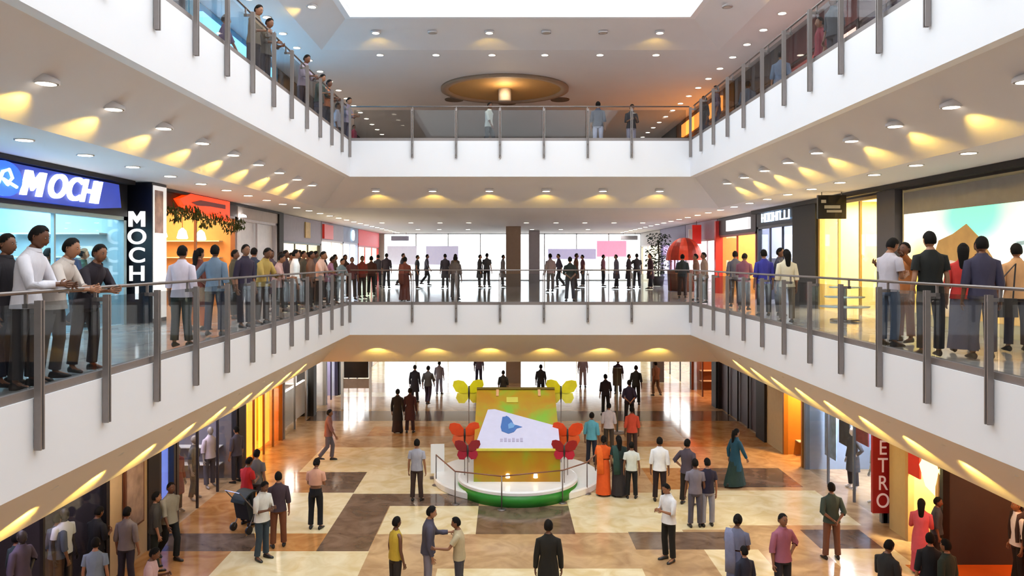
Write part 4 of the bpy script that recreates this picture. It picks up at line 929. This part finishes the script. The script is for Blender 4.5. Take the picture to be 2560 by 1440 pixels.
# tube barrier round the stage
t = thing('barrier', 'steel tube barrier on slim posts curving round the front of the stage', 'barrier', (0, 0, -5))
bp = [(-1.95, 21.9), (-1.3, 20.2), (-.08, 19.75), (1.52, 20.3), (2.25, 21.1), (2.95, 22.9)]
for a, b in zip(bp, bp[1:]):
    mb = MB(); mb.tube([(a[0], a[1], .86), (b[0], b[1], .86)], .018, 8); obj('rail', mb, mat('8a5c48', .4, .3, noise=.05), t, True)
for x, y in bp:
    mb = MB(); mb.tube([(x, y, .02), (x, y, .87)], .016, 8); mb.lathe([(0, 0), (.12, 0), (.1, .02), (0, .025)], 16, (x, y, 0)); obj('post', mb, STEEL, t, True)
t = thing('board_stand', 'white upright notice board on the left side of the stage', 'notice board', (-1.97, 22.6, -5), .1)
mb = MB(); mb.box(-.2, .2, -.015, .015, .15, 1.0); obj('board', mb, mat('ffffff', .4, noise=.01), t); mb = MB(); mb.box(-.22, .22, -.1, .1, 0, .03); obj('base', mb, STEEL, t)
mb = MB(); mb.box(-.015, .015, .016, .04, 0, .9); obj('upright', mb, STEEL, t)
t = thing('pole_stand', 'tall slim grey pole stand among the people right of the stage', 'pole stand', (4.15, 28.5, -5))
mb = MB(); mb.tube([(0, 0, 0), (0, 0, 2.4)], .035, 8); obj('pole', mb, mat('7a8078', .4, .4), t, True); mb = MB(); mb.lathe([(0, 0), (.3, 0), (.28, .04), (0, .06)], 20); obj('base', mb, DSTEEL, t, True)
mb = MB(); mb.box(-.16, .16, -.03, .03, 1.75, 2.4); obj('sign_plate', mb, DARK, t)

# ------------------------------------------------------------------ people of the ground floor
def G(x, fy, H, pose, face, top, bot, label, **k):
    d = 12375/(fy-VY); return person(at(1, x, d), H, pose, face, top, bot, label, **k)
def U(level, x, X, H, pose, face, top, bot, label, **k):       # beside a railing: fixed distance from the axis
    d = X*F/(x-VX); return person((X, d, ZF[level]), H, pose, face, top, bot, label, **k)
def D(level, x, d, H, pose, face, top, bot, label, **k): return person(at(level, x, d), H, pose, face, top, bot, label, **k)
T, S_, LG, KU, BO = 'tee', 'shirt', 'long', 'kurta', 'blouse'; TR, SK = 'trousers', 'skirt'
G(617, 1312, 1.62, 'front', 150, (T, 'c8201c'), (TR, '101014'), 'person in bright red t-shirt pushing a dark stroller by the amber window')
G(641, 1292, 1.66, 'stand', 170, (T, '6c6660'), (TR, '3a2a22'), 'person in grey t-shirt standing just behind the red t-shirt')
G(655, 1398, 1.68, 'front', 60, (S_, 'd8d6d0'), (TR, '2a3844'), 'person in white shirt and blue jeans holding something pink near the stroller')
G(696, 1368, 1.66, 'stand', 200, (S_, '3a2a34'), (TR, '6a3a20'), 'person in dark plum shirt and brown trousers beside the white shirt')
G(789, 1322, 1.66, 'front', 175, (BO, 'd09a80'), (TR, '0c0c12'), 'person in peach top and black trousers alone on the cream floor tile', hair='bun')
G(821, 1152, 1.62, 'walk', 100, (S_, '8a5a50'), (TR, '5c5660'), 'person in brown-pink shirt and grey jeans walking near the shoe shop')
G(1042, 1252, 1.62, 'stand', 175, (T, 'a0a0ac'), (TR, '3c2a24'), 'person in pale grey t-shirt and brown trousers left of the stage')
G(989, 1500, 1.55, 'stand', 130, ('vest', 'c8a838'), (TR, '2c2420'), 'person in mustard sleeveless top at the bottom, left of the handshake pair')
G(1070, 1490, 1.7, 'reach', 100, (LG, '4a4656'), (TR, '7c7684'), 'man in dark slate shirt reaching a hand to the boy in beige')
G(1148, 1500, 1.55, 'reach', -95, (T, 'b8a888'), (TR, '3a3842'), 'boy in beige t-shirt and dark jeans taking a hand, bottom centre')
G(1371, 1535, 1.68, 'stand', 178, (KU, '17140e'), (TR, '17140e'), 'man in long black kurta seen from behind at the bottom centre')
G(1672, 1402, 1.66, 'front', -60, (S_, 'e8e8ec'), (TR, '12100c'), 'man in white shirt and black trousers reading in front of the crowd')
G(1842, 1512, 1.66, 'front', 150, (BO, '6a6c84'), (SK, '606484'), 'woman in blue-grey saree looking down, lower right of centre', hair='bun', drape='7a7c98')
G(1862, 1560, 1.35, 'stand', 200, (S_, '1c1e30'), (TR, '2c2c38'), 'child with dark hair in navy shirt beside the blue-grey saree')
G(1956, 1512, 1.68, 'hip', 20, (S_, '9c5c70'), (TR, '1e1c26'), 'man in mauve pink shirt and dark trousers facing the camera')
G(2079, 1398, 1.62, 'behind', 178, (S_, '38443c'), (TR, '6a4434'), 'man in dark green shirt and brown trousers seen from behind')
G(2303, 1432, 1.5, 'front', 150, (KU, 'd05a68'), (SK, 'c85060'), 'woman in pink dress in front of the yellow display window', hair='long')
G(2216, 1585, 1.6, 'front', 120, (S_, '1c1c1e'), (TR, '1c1c1e'), 'person in black shirt cut by the bottom edge, left of two others')
G(2326, 1560, 1.58, 'stand', 160, (S_, '141820'), (TR, '141420'), 'person in black shirt at the bottom edge under the pink dress')
G(2368, 1585, 1.6, 'stand', -150, (S_, '1c2a24'), (TR, '14141c'), 'person in dark green top at the bottom edge near the dark shop')
G(2342, 1418, 1.45, 'stand', 60, (S_, '38404c'), (TR, '1c1c20'), 'person in blue-grey shirt between the pink dress and the dark shop')
G(2546, 1470, 1.72, 'stand', -100, (S_, 'e8e6ea'), (TR, '181818'), 'person in white shirt cut by the right edge of the ground floor')
G(1509, 1238, 1.6, 'stand', 170, (BO, 'e05a18'), (SK, 'e0581a'), 'woman in bright orange saree right of the stage', hair='bun', drape='ee6a20')
G(1547, 1240, 1.62, 'stand', 185, (BO, '1c2c28'), (SK, '2a2426'), 'woman in dark green saree beside the bright orange one', hair='long', drape='20403c')
G(1579, 1246, 1.5, 'stand', 170, (T, 'd8dcd4'), (TR, '0e0e10'), 'boy in white t-shirt and black trousers beside the dark green saree')
G(1649, 1253, 1.68, 'stand', 165, (S_, 'f0f0f6'), (TR, '221216'), 'man in clean white shirt standing alone right of the boy in white')
G(1718, 1262, 1.7, 'hip', 140, (S_, '4c424e'), (TR, '201a18'), 'man in dark grey-purple shirt with hand on hip')
G(1738, 1318, 1.62, 'stand', 175, (T, '7a7480'), (TR, '54505c'), 'person in grey t-shirt and jeans left of the navy t-shirt')
G(1769, 1316, 1.62, 'stand', 185, (T, '201c34'), (TR, '8c8c98'), 'person in navy t-shirt with a small chest mark and grey jeans')
G(1838, 1217, 1.62, 'walk', 110, (KU, '17465a'), (SK, '1c3430'), 'woman in teal tunic over dark green skirt near the shutters', hair='long')
G(1479, 1162, 1.62, 'stand', 160, (S_, '5ca4b4'), (TR, '1c2030'), 'man in turquoise shirt and dark jeans at the back right of the stage')
G(1522, 1130, 1.62, 'stand', 175, (S_, 'd4ccd0'), (TR, '4a4038'), 'person in white shirt behind the orange saree')
G(1580, 1142, 1.62, 'stand', 180, (S_, 'c84a30'), (TR, '3a2420'), 'person in orange-red shirt behind the white t-shirt boy')
G(1514, 1037, 1.66, 'stand', 190, (S_, '2a2630'), (TR, '241e1c'), 'man in dark clothes left of the slim pole stand')
G(1573, 1062, 1.72, 'behind', 175, (S_, '28203a'), (TR, '15141c'), 'man in dark violet shirt right of the slim pole stand')
G(1590, 1012, 1.72, 'stand', 170, (S_, '343430'), (TR, '1c1c1c'), 'person in charcoal clothes half behind the dark violet shirt')
G(994, 1082, 1.6, 'stand', 175, (KU, '201a1c'), (SK, '241416'), 'woman in black tunic, left one of the close pair near the windows', hair='bun')
G(1025, 1082, 1.64, 'stand', 180, (KU, '3c1e26'), (TR, '34202a'), 'person in maroon tunic, right one of the close pair near the windows')
G(1037, 1006, 1.66, 'stand', 175, (KU, '2c2a34'), (TR, '2c2a30'), 'dark silhouetted person behind the close pair near the windows')
G(1070, 1012, 1.7, 'walk', 170, (S_, '5a5c60'), (TR, '3a3048'), 'grey silhouetted person walking towards the far windows, ground floor')
G(1098, 985, 1.55, 'stand', 170, (S_, '9a98a8'), (TR, '8a88a0'), 'pale violet silhouette right of the grey walking one, ground floor')
G(1197, 962, 1.68, 'stand', 175, (S_, '5a5468'), (TR, '302c48'), 'violet silhouetted person behind the left corner of the golden kiosk')
G(1352, 1000, 1.6, 'stand', 175, (S_, '2c2c30'), (TR, '2c2c30'), 'person whose dark head shows above the right of the golden kiosk')
G(1258, 1012, 1.5, 'stand', 175, (S_, '3c3c38'), (TR, '2c2c30'), 'person whose head shows above the centre of the golden kiosk')
G(1457, 968, 1.66, 'stand', 175, (S_, '8a7a84'), (TR, 'a0949c'), 'faded pinkish-grey person near the far windows of the ground floor')
G(1545, 985, 1.66, 'stand', 175, (S_, '3a3448'), (TR, '2c2a34'), 'slim dark person seen between the pole stand and far windows')
G(1640, 990, 1.6, 'walk', 200, (S_, '8a6a58'), (TR, '6a5848'), 'brown-clothed person near the pale glass front, back right of ground floor')
G(424, 1402, 1.66, 'walk', 60, (S_, '9a9484'), (TR, '0e1214'), 'person in sand-grey shirt and black trousers at the lower left shop')
G(388, 1425, 1.6, 'stand', 120, (S_, '3a3630'), (TR, '1c2018'), 'person in dark olive shirt left of the sand-grey shirt')
G(316, 1470, 1.56, 'stand', 175, (S_, '7a6c66'), (TR, '2a2430'), 'person in brown-grey shirt seen from behind, lower left')
G(240, 1475, 1.6, 'front', 160, (S_, '16161c'), (TR, '101014'), 'person in black shirt inside the lower left clothes shop')
G(142, 1500, 1.62, 'stand', 160, (S_, '5c6470'), (TR, '4c3428'), 'person in steel-blue shirt and brown trousers near lower left corner')
G(376, 1590, 1.5, 'front', 100, (T, 'c09c98'), (TR, '3a2420'), 'person in pale pink top cut by the bottom edge, lower left')
G(238, 1560, 1.5, 'stand', 190, (T, '7c8898'), (TR, '5c7088'), 'child in light blue-grey clothes at the bottom left edge')
G(40, 1560, 1.6, 'stand', 150, (S_, '2a3a3c'), (TR, '4c2c24'), 'person in dark teal shirt in the very corner, bottom left')
G(178, 1420, 1.6, 'stand', 140, (S_, '2c2438'), (TR, '16141c'), 'person in dark violet shirt behind the steel-blue shirt')
G(592, 1206, 1.6, 'stand', -120, (S_, '4a4450'), (TR, '2c2830'), 'person in dark grey shirt by the dim grey shop window') 
t = thing('stroller', 'dark baby stroller in front of the person in bright red', 'stroller', at(1, 628, 12375/(1322-VY)), math.radians(150))
mb = MB(); mb.prism([(-.3, .35), (.25, .3), (.35, .75), (.25, .8), (.12, .45), (-.3, .5)], -.22, .22, 'x'); obj('seat', mb, mat('14181c', .7), t)
mb = MB(); rs = [[(x, .1+math.cos(a)*.34, .62+math.sin(a)*.34) for a in [PI*.1+PI*.5*k/7 for k in range(8)]] for x in (-.22, .22)]; mb.rings([rs[0]+[(x, y*.95, z*.97) for x, y, z in rs[0][::-1]], rs[1]+[(x, y*.95, z*.97) for x, y, z in rs[1][::-1]]]); obj('hood', mb, mat('1c2420', .7), t)
mb = MB(); mb.tube([(-.24, .3, .1), (-.24, .1, .5), (-.24, -.2, .5), (-.24, -.3, .1)], .014, 6).tube([(.24, .3, .1), (.24, .1, .5), (.24, -.2, .5), (.24, -.3, .1)], .014, 6).tube([(-.24, .1, .5), (-.24, .55, 1.02), (.24, .55, 1.02), (.24, .1, .5)], .014, 6); obj('frame', mb, STEEL, t)
for x in (-.26, .26):
    for y in (.3, -.3): mb = MB(); mb.tube([(x-.02, y, .1), (x+.02, y, .1)], .1, 16); obj('wheel', mb, BLACK, t)

# middle floor, left balcony
U(2, 66, -5.16, 1.76, 'rail', 95, (LG, 'dcd8e0'), (TR, '2a2628'), 'man in white long-sleeved shirt leaning on the railing, first from the left')
U(2, 132, -5.22, 1.66, 'lean', 95, (S_, 'd0c4bc'), (TR, '4a4648'), 'man in cream shirt and grey trousers bent over the railing')
U(2, 216, -5.2, 1.6, 'lean', 75, (S_, '241c26'), (TR, '2a242a'), 'young man in dark shirt resting folded arms on the railing')
U(2, 12, -5.5, 1.66, 'stand', 90, (S_, '201a20'), (TR, '1c2030'), 'person in dark clothes cut by the left edge of the picture')
U(2, 454, -5.15, 1.6, 'stand', 175, (S_, 'd0c4d0'), (TR, '2c3630'), 'person in pale lilac shirt and dark trousers seen from behind')
U(2, 537, -5.3, 1.64, 'hip', 178, (S_, '68788a'), (TR, '20243a'), 'man in slate blue shirt with back turned near the orange shop')
U(2, 497, -6.0, 1.6, 'stand', 150, (KU, '6a3226'), (TR, 'e07030'), 'woman in maroon tunic and orange trousers beside the slate blue shirt', hair='long')
U(2, 612, -5.3, 1.68, 'stand', 60, (S_, '2c2034'), (TR, '2c2430'), 'man in dark aubergine shirt beside the white shopfront')
U(2, 657, -5.2, 1.64, 'rail', 70, (S_, 'b0924c'), (TR, '4a3a34'), 'man in mustard shirt leaning forward on the railing')
U(2, 691, -5.2, 1.52, 'rail', 100, (S_, 'b89088'), (TR, '4a4a48'), 'person in dusty pink shirt at the railing after the mustard shirt')
U(2, 712, -5.85, 1.62, 'stand', 90, (S_, '3a2830'), (TR, '2c2c2c'), 'person in dark wine shirt behind the dusty pink one')
U(2, 737, -5.2, 1.62, 'stand', 110, (S_, 'ececea'), (TR, '2c2c30'), 'person in bright white shirt at the left railing, middle distance')
U(2, 757, -5.8, 1.62, 'stand', 80, (S_, '4a4030'), (TR, '302c28'), 'person in olive brown shirt behind the bright white one')
U(2, 776, -5.25, 1.6, 'stand', 100, (S_, '6a4a38'), (TR, '38302c'), 'person in brown shirt at the railing before the peach one')
U(2, 798, -5.2, 1.62, 'rail', 80, (S_, 'd8b09c'), (TR, '3c3834'), 'person in peach shirt leaning on the left railing')
U(2, 822, -5.2, 1.48, 'rail', 110, (S_, '8c6078'), (TR, '3c3438'), 'person in mauve shirt at the railing after the peach one')
U(2, 850, -5.15, 1.42, 'rail', 60, (S_, '6c7c80'), (TR, '3a3a3a'), 'person in grey-teal shirt close to the far left corner')
D(2, 880, 26.6, 1.45, 'stand', 20, (S_, '5a3030'), (TR, '3a2c28'), 'person in dark maroon shirt just past the left corner')
D(2, 905, 27.6, 1.5, 'stand', 40, (S_, '7a2c20'), (TR, '4a3a34'), 'person in rust shirt right of the dark maroon one')
D(2, 928, 30.0, 1.5, 'stand', 180, (S_, '4c2a22'), (TR, '2c2828'), 'person in dark brown shirt in front of the red portal')
D(2, 118, 15.2, 1.6, 'stand', 150, (S_, '28241c'), (TR, '1c1c20'), 'dark-clothed customer inside the blue-lit shoe shop, first from the left')
D(2, 168, 14.9, 1.7, 'stand', 30, (S_, '38486a'), (TR, '20242c'), 'customer in blue shirt inside the shoe shop')
D(2, 204, 15.6, 1.6, 'walk', 120, (S_, '24483c'), (TR, '20242c'), 'customer in green shirt inside the shoe shop')
for x, X, H, po, f, kd, c, bc, lab in (
 (585, -6.3, 1.6, 'stand', 100, S_, '4c4430', '2c2a28', 'olive shirt before the white shopfront, behind the railing row'),
 (633, -6.1, 1.66, 'walk', 170, S_, '34384a', '22242c', 'dark indigo shirt walking before the white shopfront'),
 (676, -6.2, 1.62, 'stand', 60, KU, '5c4a54', '3a3034', 'dull purple tunic behind the mustard shirt'),
 (700, -6.6, 1.6, 'stand', 120, S_, '3c4a40', '2a2c2a', 'dark green shirt close to the black-framed shop'),
 (726, -6.5, 1.58, 'stand', 80, T, '8a8078', '34302c', 'taupe t-shirt behind the wine shirt'),
 (748, -6.4, 1.66, 'hip', 100, S_, '2c3038', '26262c', 'blackish blue shirt behind the bright white one'),
 (768, -6.2, 1.6, 'stand', 70, S_, '644034', '38302c', 'reddish brown shirt behind the olive brown one'),
 (787, -6.0, 1.64, 'stand', 110, S_, '50484c', '2c2a2c', 'smoky grey shirt behind the brown and peach shirts'),
 (810, -6.1, 1.58, 'stand', 90, S_, '3c3440', '302c30', 'dark lilac shirt behind the peach one'),
 (836, -6.0, 1.55, 'stand', 90, S_, '565040', '34302c', 'khaki brown shirt behind the mauve one'),
 (862, -5.9, 1.55, 'stand', 60, S_, '44302c', '2c2828', 'chestnut shirt behind the grey-teal one')):
    U(2, x, X, H, po, f, (kd, c), (TR, bc), 'person in '+lab)
# far side of the middle floor
D(2, 1012, 25.6, 1.46, 'stand', 175, (BO, '6c3222'), (SK, '6c3022'), 'woman in rust brown saree at the far middle floor railing', hair='bun', drape='7c4030')
D(2, 1138, 26.3, 1.5, 'stand', 170, (S_, '5c5250'), (TR, '544c4c'), 'person in grey-brown clothes at the far railing')
D(2, 1425, 25.4, 1.46, 'behind', 178, (S_, '1c2420'), (TR, '3c3640'), 'person in black shirt standing at the far railing right of the column')
D(2, 1706, 27.6, 1.56, 'stand', 160, (S_, '24282a'), (TR, '3c2824'), 'person in dark clothes in front of the red dome')
D(2, 1376, 33, 1.62, 'stand', 200, (S_, 'b0a8b8'), (TR, '8a8890'), 'dark-haired person in pale lilac shirt right of the far column')
rr2 = random.Random(8)
sil = [(945, 38, '2c2c34', 'by the left end'), (966, 37, '241c28', 'near the left end'), (1006, 39, '34303c', 'under the grey poster'), (1043, 37, '262c34', 'right of the grey poster'), (1066, 41, '50505c', 'under the lilac poster'),
 (1113, 37.5, '3a3844', 'under the right half of the lilac poster'), (1138, 36.5, '5a5050', 'at the right edge of the lilac poster'), (1199, 38, '3a3a3e', 'left one of the tight pair'), (1217, 38, '48484c', 'right one of the tight pair'), (1257, 39, '8a8688', 'left of the brown column'),
 (1398, 38, '4a4458', 'in front of the violet banner'), (1440, 36, '5c3c30', 'right of the violet banner'), (1457, 39, '6a4048', 'between the violet and pink banners'), (1508, 40, '8a5864', 'under the pink banner'), (1541, 36.5, '5c5a6c', 'right of the pink banner'),
 (1572, 36, '302830', 'left one of three by the leafy plant'), (1592, 37, '24242a', 'middle one of three by the leafy plant'), (1626, 36, '3c2430', 'right one of three by the leafy plant')]
for x, d, c, lab in sil:
    D(2, x, d, rr2.uniform(1.58, 1.7), rr2.choice(['stand', 'walk', 'hip', 'stand']), rr2.choice([160, 180, 200, 90, -80]), (rr2.choice([S_, T, KU]), c), (TR, '2c2a32'), 'small dark figure at the far windows, '+lab)
# middle floor, right balcony
D(2, 1741, 26.0, 1.56, 'stand', -100, (S_, '7a5240'), (TR, '4a3c34'), 'person in brown shirt right of the dome, leaning near the right corner')
D(2, 1761, 24.6, 1.6, 'stand', -90, (S_, '8a7060'), (TR, '4a443c'), 'person in tan-brown shirt at the right railing near the corner')
D(2, 1838, 22.6, 1.62, 'stand', 170, (S_, '54505c'), (TR, '4a3c3c'), 'person in grey shirt before the amber doorway')
D(2, 1860, 21.2, 1.56, 'front', 150, (S_, '7a4858'), (TR, '3c3234'), 'person in plum shirt right of the grey one, before the amber doorway')
D(2, 1910, 18.9, 1.62, 'stand', 175, (S_, '30308c'), (TR, '2c2c34'), 'person in royal blue shirt before the blue-white sign shop')
D(2, 1967, 16.9, 1.6, 'stand', 178, (S_, 'd8ccb0'), (TR, '7a6c5c'), 'person in cream shirt with long black hair at the right railing', hair='long')
D(2, 1948, 19.0, 1.66, 'stand', 60, (S_, '3c3a48'), (TR, '2c2c34'), 'person in dark grey shirt half behind the cream shirt')
D(2, 2222, 12.35, 1.74, 'front', 110, (T, 'c0b8c0'), (TR, '4c5c74'), 'man in light grey t-shirt and blue jeans near the yellow-lit shop')
D(2, 2262, 13.0, 1.66, 'raise', -70, (LG, 'b06a34'), (TR, '8a5430'), 'person in amber brown shirt with raised hands facing the grey t-shirt')
D(2, 2326, 11.1, 1.78, 'stand', 175, (T, '10120f'), (TR, '1c1e26'), 'man in black t-shirt with his back to the railing crowd, broad shoulders')
D(2, 2408, 11.6, 1.62, 'stand', 150, (S_, 'c8342c'), (SK, '6c6878'), 'woman in red top and grey skirt right of the black t-shirt', hair='long')
D(2, 2456, 10.8, 1.7, 'stand', 165, (S_, '38344a'), (TR, '545260'), 'man in dark blue-grey shirt in front of the red top')
D(2, 2542, 11.7, 1.62, 'stand', 160, (S_, 'c89c70'), (TR, '3c3a48'), 'person in tan shirt with dark bag at the right edge of the picture')
D(2, 2450, 12.2, 1.7, 'stand', -30, (S_, '5c3024'), (TR, '3a2c2c'), 'person in dark rust shirt mostly hidden behind the blue-grey shirt')
t = thing('handbag', 'dark shoulder bag at the side of the tan shirt', 'bag', (at(2, 2505, 11.6)[0], 11.5, .55), 0)
mb = MB(); mb.prism([(-.15, 0), (.15, 0), (.13, .28), (-.13, .28)], -.05, .05, 'y'); obj('pouch', mb, mat('26262c', .6), t); mb = MB(); mb.tube([(-.1, 0, .27), (-.04, 0, .6), (.14, 0, .8), (.1, 0, .27)], .012, 6); obj('strap', mb, mat('26262c', .6), t)
# top floor
for x, X, H, c, lab in ((634, -5.15, 1.6, '8c7c68', 'khaki shirt, first at the upper left railing'), (662, -5.15, 1.56, '6a6058', 'olive-grey shirt next to the khaki one, upper left railing'), (757, -5.15, 1.6, 'a898a8', 'pale mauve shirt, upper left railing'),
                        (797, -5.2, 1.56, '4a5a54', 'dark green-grey shirt, upper left railing'), (814, -5.15, 1.55, 'c87850', 'orange-brown shirt, upper left railing'), (864, -5.15, 1.62, '8a8090', 'grey-violet shirt, last at the upper left railing')):
    U(3, x, X, H, 'rail', 75, (S_, c), (TR, '4a4450'), 'person in '+lab)
U(3, 843, -5.6, 1.6, 'stand', 90, (S_, 'c0bcc8'), (TR, '5a5a64'), 'person in pale grey shirt behind the grey-violet one, upper left')
U(3, 884, -5.2, 1.0, 'stand', 60, (S_, '7a2c3c'), (TR, '5a3a44'), 'small child in dark red at the upper left corner')
U(3, 560, -6.0, 1.62, 'walk', 120, (S_, '6c5c80'), (TR, '4c4458'), 'person in violet shirt walking behind the upper left railing')
D(3, 1222, 25.7, 1.6, 'walk', 60, (S_, 'c8ccc4'), (TR, '24222a'), 'person in white shirt, left one at the far top floor railing')
D(3, 1495, 25.8, 1.66, 'stand', 170, (S_, '4c4c5c'), (TR, 'b8b8cc'), 'person in slate shirt and pale trousers at the far top floor railing')
D(3, 1578, 26.0, 1.6, 'front', 10, (S_, '3c3a40'), (TR, 'a09aac'), 'person in dark shirt, rightmost at the far top floor railing')
for x, X, H, c, f, lab in ((1762, 6.4, 1.6, '3c3434', -80, 'first from the corner'), (1792, 6.4, 1.62, '5c4a54', -100, 'second from the corner'), (1870, 7.2, 1.66, '4c5664', 170, 'walking near the grey shopfront'), (1952, 7.0, 1.66, '6a7890', 150, 'in pale blue by the grey shopfront'), (2052, 6.9, 1.66, '8a3440', -90, 'in dark red near the dark red shop'), (2085, 6.5, 1.6, '4a4c54', -70, 'in charcoal beside the dark red one')):
    U(3, x, X, H, 'stand', f, (S_, c), (TR, '4a4450'), 'person on the upper right balcony, '+lab)

# ------------------------------------------------------------------ goods in the shops
def mannequin(loc, rz, pose, top, bot, label, h='e8e4e0'):
    t = thing('mannequin', label, 'mannequin', loc, math.radians(rz)); b = link('body', body_mesh(pose), t); m = mat(h, .4, noise=.01); setm(b, [m]*4)
    if top: o = link('shirt', top_mesh(pose, top[0]), t); setm(o, [mat(top[1], .8, noise=.08)])
    if bot: o = link(bot[0], bottom_mesh(pose, bot[0]), t); setm(o, [mat(bot[1], .8, noise=.08)])
    return t
mannequin((-8.35, 14.6, -5), 70, 'stand', ('tee', 'f4f0f4'), (TR, '2c2a34'), 'mannequin in a white t-shirt in the dark shop, lower left', '3c3432')
mannequin((-8.4, 13.4, -5), 80, 'hip', ('shirt', '54485c'), (TR, '1c1c24'), 'mannequin in a violet-grey shirt in the dark shop, lower left', '3c3432')
mannequin((-8.3, 19.5, -5), 70, 'stand', ('kurta', '7a2c34'), (TR, '2c2a30'), 'mannequin in a wine red tunic in the dim grey window', '8a8078')
mannequin((-8.3, 20.6, -5), 90, 'hip', ('shirt', '3a3c44'), (TR, '1c1c20'), 'mannequin in a dark shirt in the dim grey window', '8a8078')
mannequin((-8.3, 21.7, -5), 60, 'stand', ('shirt', 'b0a4ac'), (TR, '4a4650'), 'mannequin in a pale mauve shirt in the dim grey window', '8a8078')
mannequin((9.75, 20.2, -5), -80, 'stand', ('shirt', 'b8bcc0'), (TR, '5c5c68'), 'mannequin in a light grey shirt behind the blue-grey glass')
mannequin((9.75, 21.6, -5), -80, 'hip', ('kurta', '44464c'), (TR, '2c2c34'), 'mannequin in a charcoal tunic behind the blue-grey glass')
mannequin((9.2+.6, 29+5.6, -5), -80, 'stand', ('kurta', '8a5a30'), (TR, '3a2418'), 'mannequin in a brown tunic at the wood kiosk front')
def rail(loc, n, L, side, cols, label, glabel, group, z=1.55):
    t = thing('clothes_rail', label, 'clothes rail', loc)
    mb = MB(); mb.tube([(0, -L/2, 0), (0, -L/2, z), (0, L/2, z), (0, L/2, 0)], .018, 8); obj('frame', mb, STEEL, t)
    for q in (-L/2, L/2): mb = MB(); mb.tube([(-.25, q, .02), (.25, q, .02)], .018, 8); obj('foot', mb, STEEL, t)
    for k in range(n):
        g = link('garment', top_mesh('stand', 'long' if k % 3 else 'kurta')); setm(g, [mat(cols[k % len(cols)], .85, noise=.1, scale=8)])
        g.location = (loc[0], loc[1]-L/2+.12+(L-.24)*k/(n-1), loc[2]+z-1.45); g.scale = (.85, .5, 1); g['label'] = glabel; g['category'] = 'garment'; g['group'] = group
rail((-8.9, 12.4, -5), 9, 1.8, 'l', ['2c2434', '4a4048', '1c1c24', '5c4c58'], 'steel clothes rail in the dark lower left shop', 'dark garment hanging on the rail of the lower left shop', 'garments in the lower left shop')
rail((10.1, 14.3, -5), 9, 1.9, 'r', ['2c1e1c', '4a2c24', '1c1614', '3c3034'], 'steel clothes rail in the dark shop at the lower right', 'dark garment hanging on the rail of the lower right shop', 'garments in the lower right shop')
rail((10.1, 12.0, -5), 8, 1.7, 'r', ['3a3230', '241c1c', '5c4a44'], 'second clothes rail, nearer the camera in the lower right shop', 'brown-black garment on the nearer rail of the lower right shop', 'garments on the nearer rail, lower right')
sm_ = shoe_mesh('stand', 0); ctr = rig('stand').an[0]
for k, zz in enumerate((.48, .98, 1.48)):
    for q in range(9):
        for j in (0, 1):
            o = link('shoe', sm_); setm(o, [mat(['1c2a3a', '6a4a38', 'c8c8c8', '2c2c34', '8a3a3c'][(q+k) % 5], .4, noise=.05)]); o.rotation_euler = (0, 0, PI/2)
            o.location = (WXL-2.55+ctr.y, 9.75+.78*q+.13*j-ctr.x, zz+.002); o['label'] = 'shoe displayed in pairs on the back shelves of the blue-lit shoe shop'; o['category'] = 'shoe'; o['group'] = 'shoes on the shelves of the blue-lit shop'
